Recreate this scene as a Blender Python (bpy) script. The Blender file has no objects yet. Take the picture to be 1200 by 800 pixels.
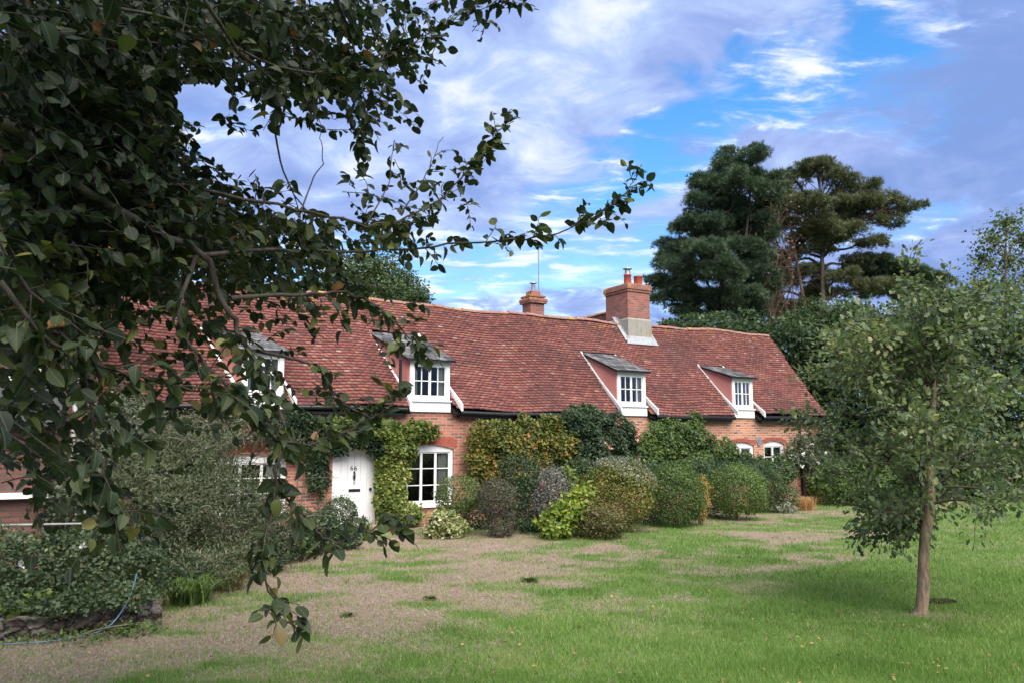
import bpy, bmesh, math, random
import numpy as np
from mathutils import Vector, Matrix
from mathutils.geometry import tessellate_polygon
R = math.radians
rng = np.random.default_rng(7); random.seed(7)
SC = bpy.context.scene
COL = SC.collection

# ------------------------------------------------------------------ camera
H = 2.05; PITCH = 0.12709; F = 900.0
cam = bpy.data.cameras.new('camera'); camo = bpy.data.objects.new('camera', cam); COL.objects.link(camo)
camo.location = (0, 0, H); camo.rotation_euler = (math.pi/2+PITCH, 0, 0)
cam.lens = 27.0; cam.sensor_width = 36; cam.clip_start = .05; cam.clip_end = 2000
cam.dof.use_dof = True; cam.dof.focus_distance = 17; cam.dof.aperture_fstop = 9
SC.camera = camo

# ------------------------------------------------------------------ light
SUN_EL, SUN_AZ = 52, 158          # azimuth clockwise from +Y: soft light from behind the camera
sun = bpy.data.lights.new('sun', 'SUN'); suno = bpy.data.objects.new('sun', sun); COL.objects.link(suno)
sun.energy = 2.2; sun.angle = R(60); sun.color = (1, .93, .83)
sd = Vector((math.sin(R(SUN_AZ))*math.cos(R(SUN_EL)), math.cos(R(SUN_AZ))*math.cos(R(SUN_EL)), math.sin(R(SUN_EL))))
suno.rotation_euler = sd.to_track_quat('Z', 'Y').to_euler()
SC.view_settings.view_transform = 'Standard'; SC.view_settings.look = 'None'
SC.view_settings.exposure = 1.86; SC.view_settings.gamma = 1
SC.cycles.max_bounces = 6; SC.cycles.transparent_max_bounces = 8; SC.cycles.diffuse_bounces = 3
SC.cycles.use_denoising = True

class N:
    """tiny node helper"""
    def __init__(s, tree): s.t = tree; s.n = tree.nodes; s.l = tree.links
    def add(s, typ, ins=None, **props):
        n = s.n.new(typ)
        for k, v in props.items(): setattr(n, k, v)
        for k, v in (ins or {}).items(): s.put(n.inputs[k], v)
        return n
    def put(s, sock, v):
        if isinstance(v, bpy.types.NodeSocket): s.l.new(v, sock)
        elif isinstance(v, (tuple, list)) and sock.type == 'RGBA' and len(v) == 3: sock.default_value = (*v, 1)
        else: sock.default_value = v
    def math(s, op, a, b=0, c=0, clamp=False):
        n = s.add('ShaderNodeMath', operation=op, use_clamp=clamp); s.put(n.inputs[0], a); s.put(n.inputs[1], b)
        if op in ('MULTIPLY_ADD',): s.put(n.inputs[2], c)
        return n.outputs[0]
    def ss(s, x, a, b, lo=0., hi=1.):
        n = s.add('ShaderNodeMapRange', interpolation_type='SMOOTHSTEP')
        for i, v in enumerate((x, a, b, lo, hi)): s.put(n.inputs[i], v)
        return n.outputs[0]
    def mix(s, f, a, b, blend='MIX'):
        n = s.add('ShaderNodeMix', data_type='RGBA', blend_type=blend)
        s.put(n.inputs[0], f); s.put(n.inputs[6], a); s.put(n.inputs[7], b); return n.outputs[2]
    def noise(s, vec, scale, detail=4, rough=.55, dist=0, col=False):
        n = s.add('ShaderNodeTexNoise', {'Scale': scale, 'Detail': detail, 'Roughness': rough, 'Distortion': dist})
        if vec is not None: s.put(n.inputs['Vector'], vec)
        return n.outputs['Color' if col else 'Fac']
    def ramp(s, f, stops, interp='LINEAR'):
        n = s.add('ShaderNodeValToRGB'); s.put(n.inputs[0], f); cr = n.color_ramp; cr.interpolation = interp
        while len(cr.elements) < len(stops): cr.elements.new(.5)
        for e, (p, c) in zip(cr.elements, stops): e.position = p; e.color = (*c, 1)
        return n.outputs[0]

# ------------------------------------------------------------------ world: sky with broken cloud
W = bpy.data.worlds.new('World'); SC.world = W; W.use_nodes = True
n = N(W.node_tree); n.n.clear()
sky = n.add('ShaderNodeTexSky', sky_type='NISHITA', sun_disc=False, sun_elevation=R(SUN_EL), sun_rotation=R(SUN_AZ), air_density=1.0, ozone_density=2.5, dust_density=.3)
tc = n.add('ShaderNodeTexCoord')
sep = n.add('ShaderNodeSeparateXYZ', {0: tc.outputs['Generated']})
dx, dy, dz = sep.outputs
zc = n.math('MAXIMUM', dz, 0.0)
inv = n.math('DIVIDE', 1.0, n.math('ADD', zc, .17))
px = n.math('MULTIPLY', dx, inv); py = n.math('MULTIPLY', dy, inv)
cv = n.add('ShaderNodeCombineXYZ', {0: px, 1: py, 2: 0.}).outputs[0]
hl = n.math('SQRT', n.math('ADD', n.math('MULTIPLY', dx, dx), n.math('MULTIPLY', dy, dy)))
az = n.math('ARCTAN2', dx, dy); el = n.math('ARCTAN2', dz, hl)
nz = n.noise(cv, 1.5, 5, .55, .3); nz2 = n.noise(cv, 4.5, 6, .6, .5)
warp = n.math('ADD', n.math('MULTIPLY', n.math('SUBTRACT', nz, .5), .30), n.math('MULTIPLY', n.math('SUBTRACT', nz2, .5), .16))
# the long gap in the cloud, running up to the right
e1 = n.math('ADD', n.math('SUBTRACT', el, n.math('MULTIPLY_ADD', az, .36, .285)), warp)
gap = n.ss(n.math('ABSOLUTE', e1), .015, .066, 1., 0.)
gap = n.math('MULTIPLY', gap, n.ss(az, -.05, .12))
e2 = n.math('ADD', n.math('SUBTRACT', el, n.math('MULTIPLY_ADD', az, .0, .215)), n.math('MULTIPLY', warp, .8))
gap2 = n.math('MULTIPLY', n.ss(n.math('ABSOLUTE', e2), .01, .07, .75, 0.), n.ss(az, .34, .2))
gen = n.ss(n.math('ADD', nz, n.math('MULTIPLY', nz2, .2)), .66, .76)   # scattered gaps elsewhere
gaps = n.math('MAXIMUM', n.math('MAXIMUM', gap, gap2), n.math('MULTIPLY', gen, .5))
# fleecy bits inside the gaps
fl = n.noise(n.add('ShaderNodeVectorMath', {0: cv, 1: (1., 2.4, 1.)}, operation='MULTIPLY').outputs[0], 4.2, 8, .62, .3)
fleece = n.ss(fl, .44, .72)
cloud = n.math('SUBTRACT', 1.0, n.math('MULTIPLY', gaps, n.math('SUBTRACT', 1.0, n.math('MULTIPLY', fleece, .92))))
# cloud brightness: pale fleecy against lavender
nb = n.noise(cv, 1.1, 4, .5, .2)
lum = n.math('ADD', n.math('MULTIPLY', nz2, .9), n.math('MULTIPLY', nb, .7))
lum = n.math('SUBTRACT', lum, n.ss(n.math('SUBTRACT', az, n.math('MULTIPLY', el, .5)), .12, .42, 0., .20))
lum = n.math('ADD', lum, n.math('MULTIPLY', n.math('MULTIPLY', fleece, n.ss(gaps, 0.02, .4)), .42))
ccol = n.ramp(n.ss(lum, .45, 1.15), [(0, (.17, .27, .56)), (.35, (.27, .36, .66)), (.62, (.37, .48, .74)), (1, (.78, .80, .86))])
bh = n.add('ShaderNodeHueSaturation', {'Hue': .5, 'Saturation': 1.32, 'Value': 1.0, 'Color': sky.outputs[0]}).outputs[0]
bgs = n.add('ShaderNodeBackground', {'Color': bh, 'Strength': .078})
bgc = n.add('ShaderNodeBackground', {'Color': ccol, 'Strength': .385})
mx = n.add('ShaderNodeMixShader'); n.put(mx.inputs[0], cloud); n.l.new(bgs.outputs[0], mx.inputs[1]); n.l.new(bgc.outputs[0], mx.inputs[2])
wo = n.add('ShaderNodeOutputWorld'); n.l.new(mx.outputs[0], wo.inputs[0])
W.cycles.sampling_method = 'MANUAL'; W.cycles.sample_map_resolution = 512

# ------------------------------------------------------------------ helpers
def ray(u, v):
    x = (u-600)/F; z = -(v-400)/F; c, s = math.cos(PITCH), math.sin(PITCH)
    return np.array([x, c-z*s, s+z*c])
def at(u, v, Y):                     # the point at distance Y in front, seen at (u, v) of the 1200 px photo
    r = ray(u, v); return np.array([0, 0, H])+r*(Y/r[1])
def G(u, v):                         # the ground point
    r = ray(u, v); return np.array([0, 0, H])+r*(-H/r[2])

def tag(o, label=None, cat=None, group=None, kind=None):
    if label: o['label'] = label
    if cat: o['category'] = cat
    if group: o['group'] = group
    if kind: o['kind'] = kind
    return o
def empty(name, loc, rz=0, **k):
    o = bpy.data.objects.new(name, None); COL.objects.link(o); o.location = loc; o.rotation_euler = (0, 0, rz)
    o.empty_display_size = .1; return tag(o, **k)
def link(name, me, mat, parent=None):
    o = bpy.data.objects.new(name, me); COL.objects.link(o)
    if mat: me.materials.append(mat)
    if parent: o.parent = parent
    return o
def np_mesh(name, V, FA, mat, parent=None, r=None, smooth=False, extra=None, extra2=None):
    """V (n,3); FA (m,k) faces, all the same size"""
    me = bpy.data.meshes.new(name); V = np.asarray(V, np.float32); FA = np.asarray(FA, np.int32)
    me.vertices.add(len(V)); me.vertices.foreach_set('co', V.ravel())
    k = FA.shape[1]; m = len(FA)
    me.loops.add(m*k); me.loops.foreach_set('vertex_index', FA.ravel())
    me.polygons.add(m); me.polygons.foreach_set('loop_start', np.arange(0, m*k, k, dtype=np.int32))
    me.polygons.foreach_set('loop_total', np.full(m, k, np.int32))
    if smooth: me.polygons.foreach_set('use_smooth', np.ones(m, bool))
    for nm, arr in (('r', r), ('m', extra), ('y', extra2)):
        if arr is not None:
            a = me.attributes.new(nm, 'FLOAT', 'POINT'); a.data.foreach_set('value', np.asarray(arr, np.float32))
    me.update(); me.validate()
    return link(name, me, mat, parent)
def bm_obj(name, bm, mat, parent=None, smooth=False):
    me = bpy.data.meshes.new(name); bmesh.ops.recalc_face_normals(bm, faces=bm.faces); bm.to_mesh(me); bm.free()
    if smooth:
        for p in me.polygons: p.use_smooth = True
    return link(name, me, mat, parent)
def box(bm, a, b, bev=0):
    x0, y0, z0 = a; x1, y1, z1 = b
    v = [bm.verts.new(p) for p in ((x0,y0,z0),(x1,y0,z0),(x1,y1,z0),(x0,y1,z0),(x0,y0,z1),(x1,y0,z1),(x1,y1,z1),(x0,y1,z1))]
    for f in ((0,1,2,3),(4,7,6,5),(0,4,5,1),(1,5,6,2),(2,6,7,3),(3,7,4,0)): bm.faces.new([v[i] for i in f])
    return v
def hexa(bm, P):                      # 8 points: bottom 4 ccw, top 4 ccw
    v = [bm.verts.new(tuple(p)) for p in P]
    for f in ((0,1,2,3),(4,7,6,5),(0,4,5,1),(1,5,6,2),(2,6,7,3),(3,7,4,0)): bm.faces.new([v[i] for i in f])
def bevel(bm, w):
    bmesh.ops.bevel(bm, geom=list(bm.edges), offset=w, segments=1, affect='EDGES')
class Tubes:
    def __init__(s, k=6): s.V = []; s.F = []; s.k = k; s.c = 0
    def add(s, P, rad):
        P = np.asarray(P, float); m = len(P); rad = np.broadcast_to(rad, m)
        T = np.gradient(P, axis=0); T /= np.linalg.norm(T, axis=1)[:, None]+1e-9
        up = np.array([.3, .2, .9]) if abs(T[0][2]) < .8 else np.array([1., .1, 0])
        A = np.cross(T, up); A /= np.linalg.norm(A, axis=1)[:, None]+1e-9; B = np.cross(T, A)
        th = np.arange(s.k)*2*np.pi/s.k
        ring = P[:, None]+rad[:, None, None]*(np.cos(th)[None, :, None]*A[:, None]+np.sin(th)[None, :, None]*B[:, None])
        s.V.append(ring.reshape(-1, 3)); i = np.arange(m-1)[:, None]*s.k; j = np.arange(s.k)[None]; j2 = (j+1) % s.k
        s.F.append(np.stack([i+j, i+j2, i+s.k+j2, i+s.k+j], -1).reshape(-1, 4)+s.c); s.c += m*s.k
    def build(s, name, mat, parent=None): return np_mesh(name, np.concatenate(s.V), np.concatenate(s.F), mat, parent, smooth=True)
def spline(P, m=8):
    P = np.asarray(P, float)
    if len(P) < 3: return P
    Q = np.vstack([2*P[0]-P[1], P, 2*P[-1]-P[-2]]); out = []
    for i in range(1, len(Q)-2):
        for t in np.arange(m)/m:
            a, b, c, d = Q[i-1:i+3]
            out.append(.5*((2*b)+(c-a)*t+(2*a-5*b+4*c-d)*t*t+(3*b-a-3*c+d)*t**3))
    out.append(P[-1]); return np.array(out)
def unit(v): return v/(np.linalg.norm(v, axis=-1, keepdims=True)+1e-9)
def _h(i, j, s):
    x = (i*374761393+j*668265263+s*2147483647) & 0xffffffff
    x = ((x ^ (x >> 13))*1274126177) & 0xffffffff
    return ((x ^ (x >> 16)) & 0xffffff)/0xffffff
def vnoise(x, y, s=0):
    x = np.asarray(x, float); y = np.asarray(y, float)
    i = np.floor(x).astype(np.int64); j = np.floor(y).astype(np.int64); fx = x-i; fy = y-j
    fx = fx*fx*(3-2*fx); fy = fy*fy*(3-2*fy)
    a = _h(i, j, s); b = _h(i+1, j, s); c = _h(i, j+1, s); d = _h(i+1, j+1, s)
    return (a*(1-fx)+b*fx)*(1-fy)+(c*(1-fx)+d*fx)*fy
def fbm(x, y, s=0, o=4):
    t = 0; amp = .5; tot = 0
    for k in range(o): t = t+amp*vnoise(x*2**k+17*k, y*2**k-9*k, s+k); tot += amp; amp *= .5
    return t/tot

# leaf templates: (verts, faces); x across, y along the leaf, z its normal
L_DIAMOND = (np.array([(0,0,0),(.32,.5,.06),(0,1,-.05),(-.32,.5,.06)]), np.array([(0,1,2,3)]))
L_OVAL = (np.array([(0,0,0),(.3,.3,.07),(.27,.7,.05),(0,1,-.08),(-.27,.7,.05),(-.3,.3,.07)]), np.array([(0,1,2,3),(0,3,4,5)]))
L_NARROW = (np.array([(0,0,0),(.13,.4,.05),(0,1,-.12),(-.13,.4,.05)]), np.array([(0,1,2,3)]))
L_LOBE = (np.array([(0,0,0),(.16,.28,.03),(.33,.42,.06),(.17,.55,.03),(.27,.76,.04),(0,1,-.05),(-.27,.76,.04),(-.17,.55,.03),(-.33,.42,.06),(-.16,.28,.03),(0,.5,-.02)]),
          np.array([(0,1,10,9),(1,2,3,10),(3,4,5,10),(10,5,6,7),(9,10,7,8)]))
def big_leaf():
    V = []; w = [.02, .03, .22, .31, .29, .17, .0]; ys = [0, .14, .26, .45, .66, .86, 1.]
    for yy, ww in zip(ys, w):
        zz = -.22*yy*yy
        V += [(-ww, yy, zz+.3*ww), (0, yy, zz), (ww, yy, zz+.3*ww)]
    Fc = []
    for i in range(6):
        for j in range(2): a = i*3+j; Fc.append((a, a+1, a+4, a+3))
    return np.array(V), np.array(Fc)
L_BIG = big_leaf()
L_NEEDLE = (np.array([(-.10,0,0),(.10,0,0),(0,1,0), (-.30,.0,.05),(-.12,.0,-.05),(-.55,.85,.25), (.30,0,-.05),(.12,0,.05),(.55,.85,-.2), (0,.0,.12),(.06,.0,-.08),(.10,.9,.55)]), np.array([(0,1,2),(3,4,5),(6,7,8),(9,10,11)]))
def scatter(name, tmpl, P, T, Nn, S, r, mat, parent=None, smooth=False, curl=None):
    TV, TF = tmpl; n_ = len(P)
    T = unit(T); Xa = unit(np.cross(T, Nn)); Z = np.cross(Xa, T); S = np.broadcast_to(S, n_)
    V = P[:, None]+S[:, None, None]*(TV[None, :, 0, None]*Xa[:, None]+TV[None, :, 1, None]*T[:, None]+TV[None, :, 2, None]*Z[:, None]*(1 if curl is None else curl[:, None, None]))
    FA = TF[None]+(np.arange(n_)*len(TV))[:, None, None]
    return np_mesh(name, V.reshape(-1, 3), FA.reshape(-1, TF.shape[1]), mat, parent, r=np.repeat(r, len(TV)), smooth=smooth, extra=None if curl is None else np.tile(TV[:, 0], n_), extra2=None if curl is None else np.tile(TV[:, 1], n_))

# ------------------------------------------------------------------ materials
def new_mat(name):
    m = bpy.data.materials.new(name); m.use_nodes = True; n = N(m.node_tree); n.n.clear()
    return m, n
def finish(n, shader, bump=None): 
    o = n.add('ShaderNodeOutputMaterial'); n.l.new(shader, o.inputs[0])
def principled(n, col, rough=.8, spec=.3, bump=None, bstr=.3, bdist=.01, metal=0):
    p = n.add('ShaderNodeBsdfPrincipled', {'Base Color': col, 'Roughness': rough, 'Specular IOR Level': spec, 'Metallic': metal})
    if bump is not None:
        b = n.add('ShaderNodeBump', {'Height': bump, 'Strength': bstr, 'Distance': bdist}); n.l.new(b.outputs[0], p.inputs['Normal'])
    return p.outputs[0]
def leafmat(name, stops, rough=.55, trans=.25, tcol=1.6, spec=.35):
    m, n = new_mat(name); a = n.add('ShaderNodeAttribute', attribute_name='r').outputs['Fac']
    c = n.ramp(a, stops); p = principled(n, c, rough, spec)
    tc_ = n.add('ShaderNodeVectorMath', {0: c, 1: (tcol*1.1, tcol*1.15, tcol*.6)}, operation='MULTIPLY').outputs[0]
    t = n.add('ShaderNodeBsdfTranslucent', {'Color': tc_})
    mx = n.add('ShaderNodeMixShader', {0: trans}); n.l.new(p, mx.inputs[1]); n.l.new(t.outputs[0], mx.inputs[2]); finish(n, mx.outputs[0]); return m
def greens(a, b, c, d=None, e=None):
    s = [(0, a), (.45, b), (.85, c)]
    if d: s.append((.96, d))
    if e: s.append((1, e))
    return s
def bark(name, a, b, sc=8):
    m, n = new_mat(name); t = n.add('ShaderNodeTexCoord').outputs['Object']
    v = n.add('ShaderNodeVectorMath', {0: t, 1: (1, 1, .25)}, operation='MULTIPLY').outputs[0]
    f = n.noise(v, sc*3, 6, .7); f2 = n.noise(t, sc*.4, 3)
    c = n.mix(n.ss(f, .35, .65), a, b); c = n.mix(n.ss(f2, .45, .7, 0, .5), c, (.09, .10, .06))
    finish(n, principled(n, c, .9, .2, f, .8, .02)); return m
def brickmat(name, c1, c2, mortar, dark=.15, along='xy', msize=.011):
    m, n = new_mat(name); t = n.add('ShaderNodeTexCoord').outputs['Object']; s = n.add('ShaderNodeSeparateXYZ', {0: t})
    ax = n.math('ADD', s.outputs[0], s.outputs[1])
    wob = n.noise(t, 1.5, 2); ax2 = ax
    v = n.add('ShaderNodeCombineXYZ', {0: ax2, 1: n.math('ADD', s.outputs[2], n.math('MULTIPLY', wob, .03)), 2: 0.}).outputs[0]
    b = n.add('ShaderNodeTexBrick', {'Vector': v, 'Scale': 1., 'Mortar Size': msize, 'Mortar Smooth': .2, 'Brick Width': .225, 'Row Height': .075, 'Color1': (0, 0, 0), 'Color2': (1, 1, 1), 'Mortar': (.5, .5, .5), 'Bias': 0.})
    b.offset = .5
    per = b.outputs['Color']; base = n.ramp(per, [(0, c1), (.4, c2), (.75, tuple(x*.75 for x in c1)), (.9, (.10, .05, .05)), (1, tuple(min(1, x*1.3) for x in c2))])
    big = n.noise(t, .9, 4, .6); base = n.mix(n.ss(big, .4, .75, 0, .45), base, tuple(x*.55 for x in c1))
    fine = n.noise(t, 40, 4, .6); base = n.mix(n.math('MULTIPLY', fine, .35), base, (.45, .30, .24))
    col = n.mix(b.outputs['Fac'], base, mortar)
    finish(n, principled(n, col, .92, .15, n.math('ADD', n.math('SUBTRACT', 1., b.outputs['Fac']), n.math('MULTIPLY', fine, .3)), .6, .008)); return m
def plain(name, c, rough=.6, spec=.3, var=.15, sc=6, dirt=None, metal=0, fine=30):
    m, n = new_mat(name); t = n.add('ShaderNodeTexCoord').outputs['Object']; f = n.noise(t, sc, 5, .6); g = n.noise(t, fine, 3)
    col = n.mix(n.ss(f, .3, .8, 0, 1), c, tuple(x*(1-var) for x in c))
    if dirt: col = n.mix(n.ss(n.noise(t, sc*.6, 6, .7), .55, .72, 0, .6), col, dirt)
    finish(n, principled(n, col, rough, spec, g, .25, .004, metal)); return m

M = {}
M['brick_r'] = brickmat('orange_brick', (.46, .13, .065), (.60, .23, .12), (.46, .38, .30), msize=.011)
M['brick_d'] = brickmat('dark_brick', (.30, .075, .055), (.40, .12, .085), (.26, .21, .18), msize=.009)
M['voussoir'] = plain('red_rubbed_brick', (.36, .10, .07), .9, .15, .35, 12)
M['white'] = plain('white_paint', (.80, .80, .79), .45, .35, .066, 5, (.6, .58, .52))
M['rail_grey'] = plain('weathered_rail', (.36, .36, .34), .8, .2, .4, 9, (.15, .14, .11))
M['white_old'] = plain('weathered_white_paint', (.62, .62, .60), .6, .3, .2, 8, (.35, .33, .28))
M['pink'] = plain('pink_render', (.56, .225, .19), .9, .15, .16, 3, (.50, .22, .18))
M['slate'] = None
M['black'] = plain('black_gutter', (.012, .012, .014), .4, .4, .3)
M['iron'] = plain('black_iron', (.015, .015, .015), .35, .5, .2)
M['lead'] = plain('lead_flashing', (.34, .35, .37), .5, .4, .3, 8, (.55, .55, .55))
M['cement'] = None
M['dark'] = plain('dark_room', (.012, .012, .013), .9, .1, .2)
M['curtain'] = plain('curtain_cloth', (.50, .49, .46), .9, .1, .2, 3)
M['stone'] = plain('step_stone', (.36, .25, .20), .9, .2, .3, 6)
M['blue'] = plain('blue_hose', (.09, .16, .27), .4, .5, .2)
M['alu'] = plain('grey_metal', (.35, .36, .37), .4, .5, .2, metal=.6)
M['bark'] = bark('brown_bark', (.12, .085, .06), (.24, .18, .13))
M['bark_dark'] = bark('dark_bark', (.025, .020, .018), (.065, .052, .046))
M['bark_oak'] = bark('oak_bark', (.13, .095, .065), (.29, .21, .14), 7)
M['bark_pine'] = bark('pine_bark', (.075, .05, .04), (.15, .105, .085), 2)
M['twig_dark'] = plain('dark_twig', (.085, .07, .055), .9, .1, .4)
M['twig'] = plain('grey_twig', (.16, .14, .11), .9, .1, .4)
# glass
m, n = new_mat('window_glass'); fr = n.add('ShaderNodeFresnel', {'IOR': 1.5}).outputs[0]
g = n.add('ShaderNodeBsdfGlossy', {'Color': (.9, .9, .9), 'Roughness': .03}); tr = n.add('ShaderNodeBsdfTransparent', {'Color': (.8, .83, .82)})
mx = n.add('ShaderNodeMixShader'); n.put(mx.inputs[0], n.math('MULTIPLY', fr, .8)); n.l.new(tr.outputs[0], mx.inputs[1]); n.l.new(g.outputs[0], mx.inputs[2]); finish(n, mx.outputs[0]); M['glass'] = m
# slate
m, n = new_mat('grey_slate'); t = n.add('ShaderNodeTexCoord').outputs['Object']
a = n.add('ShaderNodeAttribute', attribute_name='r').outputs['Fac']
c = n.ramp(a, [(0, (.05, .05, .055)), (.6, (.11, .11, .115)), (1, (.18, .175, .17))]); f = n.noise(t, 7, 6, .7)
c = n.mix(n.ss(f, .55, .75, 0, .7), c, (.24, .24, .18)); finish(n, principled(n, c, .75, .3, f, .4, .01)); M['slate'] = m
# cement render with lichen
m, n = new_mat('lichened_cement'); t = n.add('ShaderNodeTexCoord').outputs['Object']; f = n.noise(t, 5, 6, .65); f2 = n.noise(t, 3.2, 6, .7, .4)
v = n.add('ShaderNodeVectorMath', {0: t, 1: (5, 5, .7)}, operation='MULTIPLY').outputs[0]
c = n.mix(f, (.22, .20, .17), (.36, .34, .30)); c = n.mix(n.ss(n.noise(v, 2, 4), .5, .75, 0, .6), c, (.13, .12, .10))
c = n.mix(n.ss(f2, .60, .64, 0, .9), c, (.50, .27, .03)); finish(n, principled(n, c, .95, .1, f, .4, .01)); M['cement'] = m
# chimney brick with lichen
def lichened(name, base, amount):
    m = base.copy(); m.name = name; n = N(m.node_tree); p = [x for x in n.n if x.type == 'BSDF_PRINCIPLED'][0]
    src = p.inputs['Base Color'].links[0].from_socket; t = n.add('ShaderNodeTexCoord').outputs['Object']
    f2 = n.noise(t, 3.0, 7, .75, .5); c = n.mix(n.ss(f2, amount, amount+.05, 0, .9), src, (.52, .28, .03))
    f3 = n.noise(t, 5.0, 6, .7); c = n.mix(n.ss(f3, .60, .70, 0, .6), c, (.42, .38, .32))
    n.put(p.inputs['Base Color'], c); return m
M['brick_c0'] = brickmat('chimney_red_brick', (.26, .055, .04), (.34, .09, .065), (.24, .19, .16), msize=.010)
M['brick_ch'] = lichened('chimney_brick', M['brick_c0'], .66)
M['brick_cap'] = lichened('chimney_cap_brick', M['brick_c0'], .54)
M['pot'] = plain('terracotta_pot', (.36, .085, .05), .8, .2, .25, 6)
# roof tile
m, n = new_mat('clay_tile'); t = n.add('ShaderNodeTexCoord').outputs['Object']
a = n.add('ShaderNodeAttribute', attribute_name='r').outputs['Fac']
c = n.ramp(a, [(0, (.11, .055, .055)), (.18, (.16, .06, .054)), (.42, (.265, .088, .072)), (.7, (.33, .122, .095)), (.9, (.39, .175, .135)), (1, (.44, .27, .22))])
f = n.noise(t, 16, 6, .7); f2 = n.noise(t, 1.6, 7, .8, .6); f4 = n.noise(t, .55, 4, .6)
c = n.mix(n.ss(f, .40, .8, 0, .75), c, (.14, .066, .06))
c = n.mix(n.ss(f4, .46, .66, 0, .6), c, (.13, .06, .058))
c = n.mix(n.ss(f2, .60, .70, 0, .55), c, (.42, .36, .33)); c = n.mix(n.ss(n.noise(t, 26, 3, .6), .68, .72, 0, .8), c, (.50, .44, .38)); c = n.mix(n.math('MULTIPLY', n.ss(n.noise(t, 2.6, 6, .75), .56, .64, 0, .8), n.ss(n.add('ShaderNodeSeparateXYZ', {0: t}).outputs[2], 5.2, 5.75)), c, (.45, .24, .06)); c = n.mix(n.ss(n.noise(t, 3.3, 7, .8), .62, .68, 0, .6), c, (.07, .075, .035))
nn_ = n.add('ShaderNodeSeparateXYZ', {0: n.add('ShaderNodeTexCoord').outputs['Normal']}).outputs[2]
c = n.mix(n.ss(nn_, .15, -.15, 0, .85), c, (.055, .032, .030)); mm_ = n.add('ShaderNodeAttribute', attribute_name='m').outputs['Fac']; c = n.mix(n.ss(n.math('ADD', mm_, n.math('MULTIPLY', n.noise(t, 6, 4), .10)), .93, .965, 0, .82), c, (.06, .034, .034))      # weathered lower tile edges, darkened further in colour as course shadow lines
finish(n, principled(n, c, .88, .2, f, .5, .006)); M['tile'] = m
m, n = new_mat('lichened_ridge'); t = n.add('ShaderNodeTexCoord').outputs['Object']; f = n.noise(t, 9, 6, .7); f2 = n.noise(t, 2.2, 6, .75, .5)
c = n.mix(f, (.24, .10, .075), (.36, .22, .18)); c = n.mix(n.ss(f2, .56, .60, 0, .85), c, (.52, .27, .03)); c = n.mix(n.ss(n.noise(t, 4, 5), .55, .65, 0, .7), c, (.12, .12, .10))
finish(n, principled(n, c, .9, .2, f, .5, .01)); M['ridge'] = m
# rubble wall
m, n = new_mat('rubble_stone'); t = n.add('ShaderNodeTexCoord').outputs['Object']; vo = n.add('ShaderNodeTexVoronoi', {'Vector': t, 'Scale': 7.}); f = n.noise(t, 18, 6, .7)
t2 = n.add('ShaderNodeVectorMath', {0: t, 1: (1., 1., 1.9)}, operation='MULTIPLY').outputs[0]; t3 = n.add('ShaderNodeVectorMath', {0: t2, 1: n.add('ShaderNodeVectorMath', {0: n.noise(t, 6, 3, col=True), 1: (.12, .12, .12)}, operation='MULTIPLY').outputs[0]}).outputs[0]
vc = n.add('ShaderNodeTexVoronoi', {'Vector': t3, 'Scale': 4.5}); ve = n.add('ShaderNodeTexVoronoi', {'Vector': t3, 'Scale': 4.5}, feature='DISTANCE_TO_EDGE')
c = n.ramp(n.add('ShaderNodeSeparateXYZ', {0: vc.outputs['Color']}).outputs[0], [(.1, (.06, .04, .034)), (.5, (.12, .095, .08)), (.9, (.22, .19, .17))]); c = n.mix(n.ss(ve.outputs[0], .09, .02, 0, .85), c, (.022, .018, .015)); c = n.mix(n.ss(f, .55, .72, 0, .8), c, (.32, .31, .30)); c = n.mix(n.ss(n.noise(t, 2, 5), .52, .62, 0, .6), c, (.06, .07, .035))
finish(n, principled(n, c, .95, .1, n.math('ADD', f, vo.outputs[0]), .8, .03)); M['rubble'] = m

# ------------------------------------------------------------------ ground
def dry(x, y):
    """how bare/straw-like the turf is, 0 lush .. 1 bare earth and straw"""
    # lush sward lies right of a line running up and away to the right
    e = (x+.9)*.657-(y-6.7)*.80 + 2.4*(fbm(x*.35, y*.35, 3)-.5)
    e = e + np.where(y > 15.5, (y-15.5)*.45, 0)
    lush = 1/(1+np.exp(-e*1.5))
    pat = fbm(x*.55+5, y*.8, 11, 5)
    patchy = np.clip((pat-.42)*3.6, 0, 1)            # mixed ground
    left = 1/(1+np.exp((x+1.2+(y-13)*.06)*1.4))       # worn path by the hedge
    fine = fbm(x*2.2, y*3.4, 57, 4)
    d = (1-lush)*np.clip(.27+.66*patchy+.36*left+(fine-.5)*1.7, 0, .93)
    sp = np.clip((fbm(x*.5+40, y*1.3+3, 23, 5)-.47)*3.5+(fine-.5)*1.2, 0, 1)
    d = np.maximum(d, lush*sp*.55)
    d = np.maximum(d, .6*np.exp(-(((x-4.9)/1.1)**2+((y-9.3)/.55)**2))*np.clip(fine*1.6, 0, 1))
    d = np.maximum(d, .75*np.exp(-(((x-8.5)/4.5)**2+((y-21.6)/1.0)**2))*np.clip(pat*1.8, 0, 1))
    return np.clip(d, 0, 1)
def gz(x, y): return .035*(fbm(x*.9, y*.9, 5, 3)-.5)
xs = np.concatenate([np.linspace(-320, -16, 30), np.arange(-15.5, 22, .11), np.linspace(23, 320, 30)])
ys = np.concatenate([np.linspace(-200, 3, 24), np.arange(3.3, 29, .11), np.linspace(30, 600, 34)])
X, Y = np.meshgrid(xs, ys); nx, ny = len(xs), len(ys)
i = (np.arange(ny-1)[:, None]*nx+np.arange(nx-1)[None]).ravel()
m, n = new_mat('turf'); a = n.add('ShaderNodeAttribute', attribute_name='m').outputs['Fac']; t = n.add('ShaderNodeTexCoord').outputs['Object']
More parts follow.
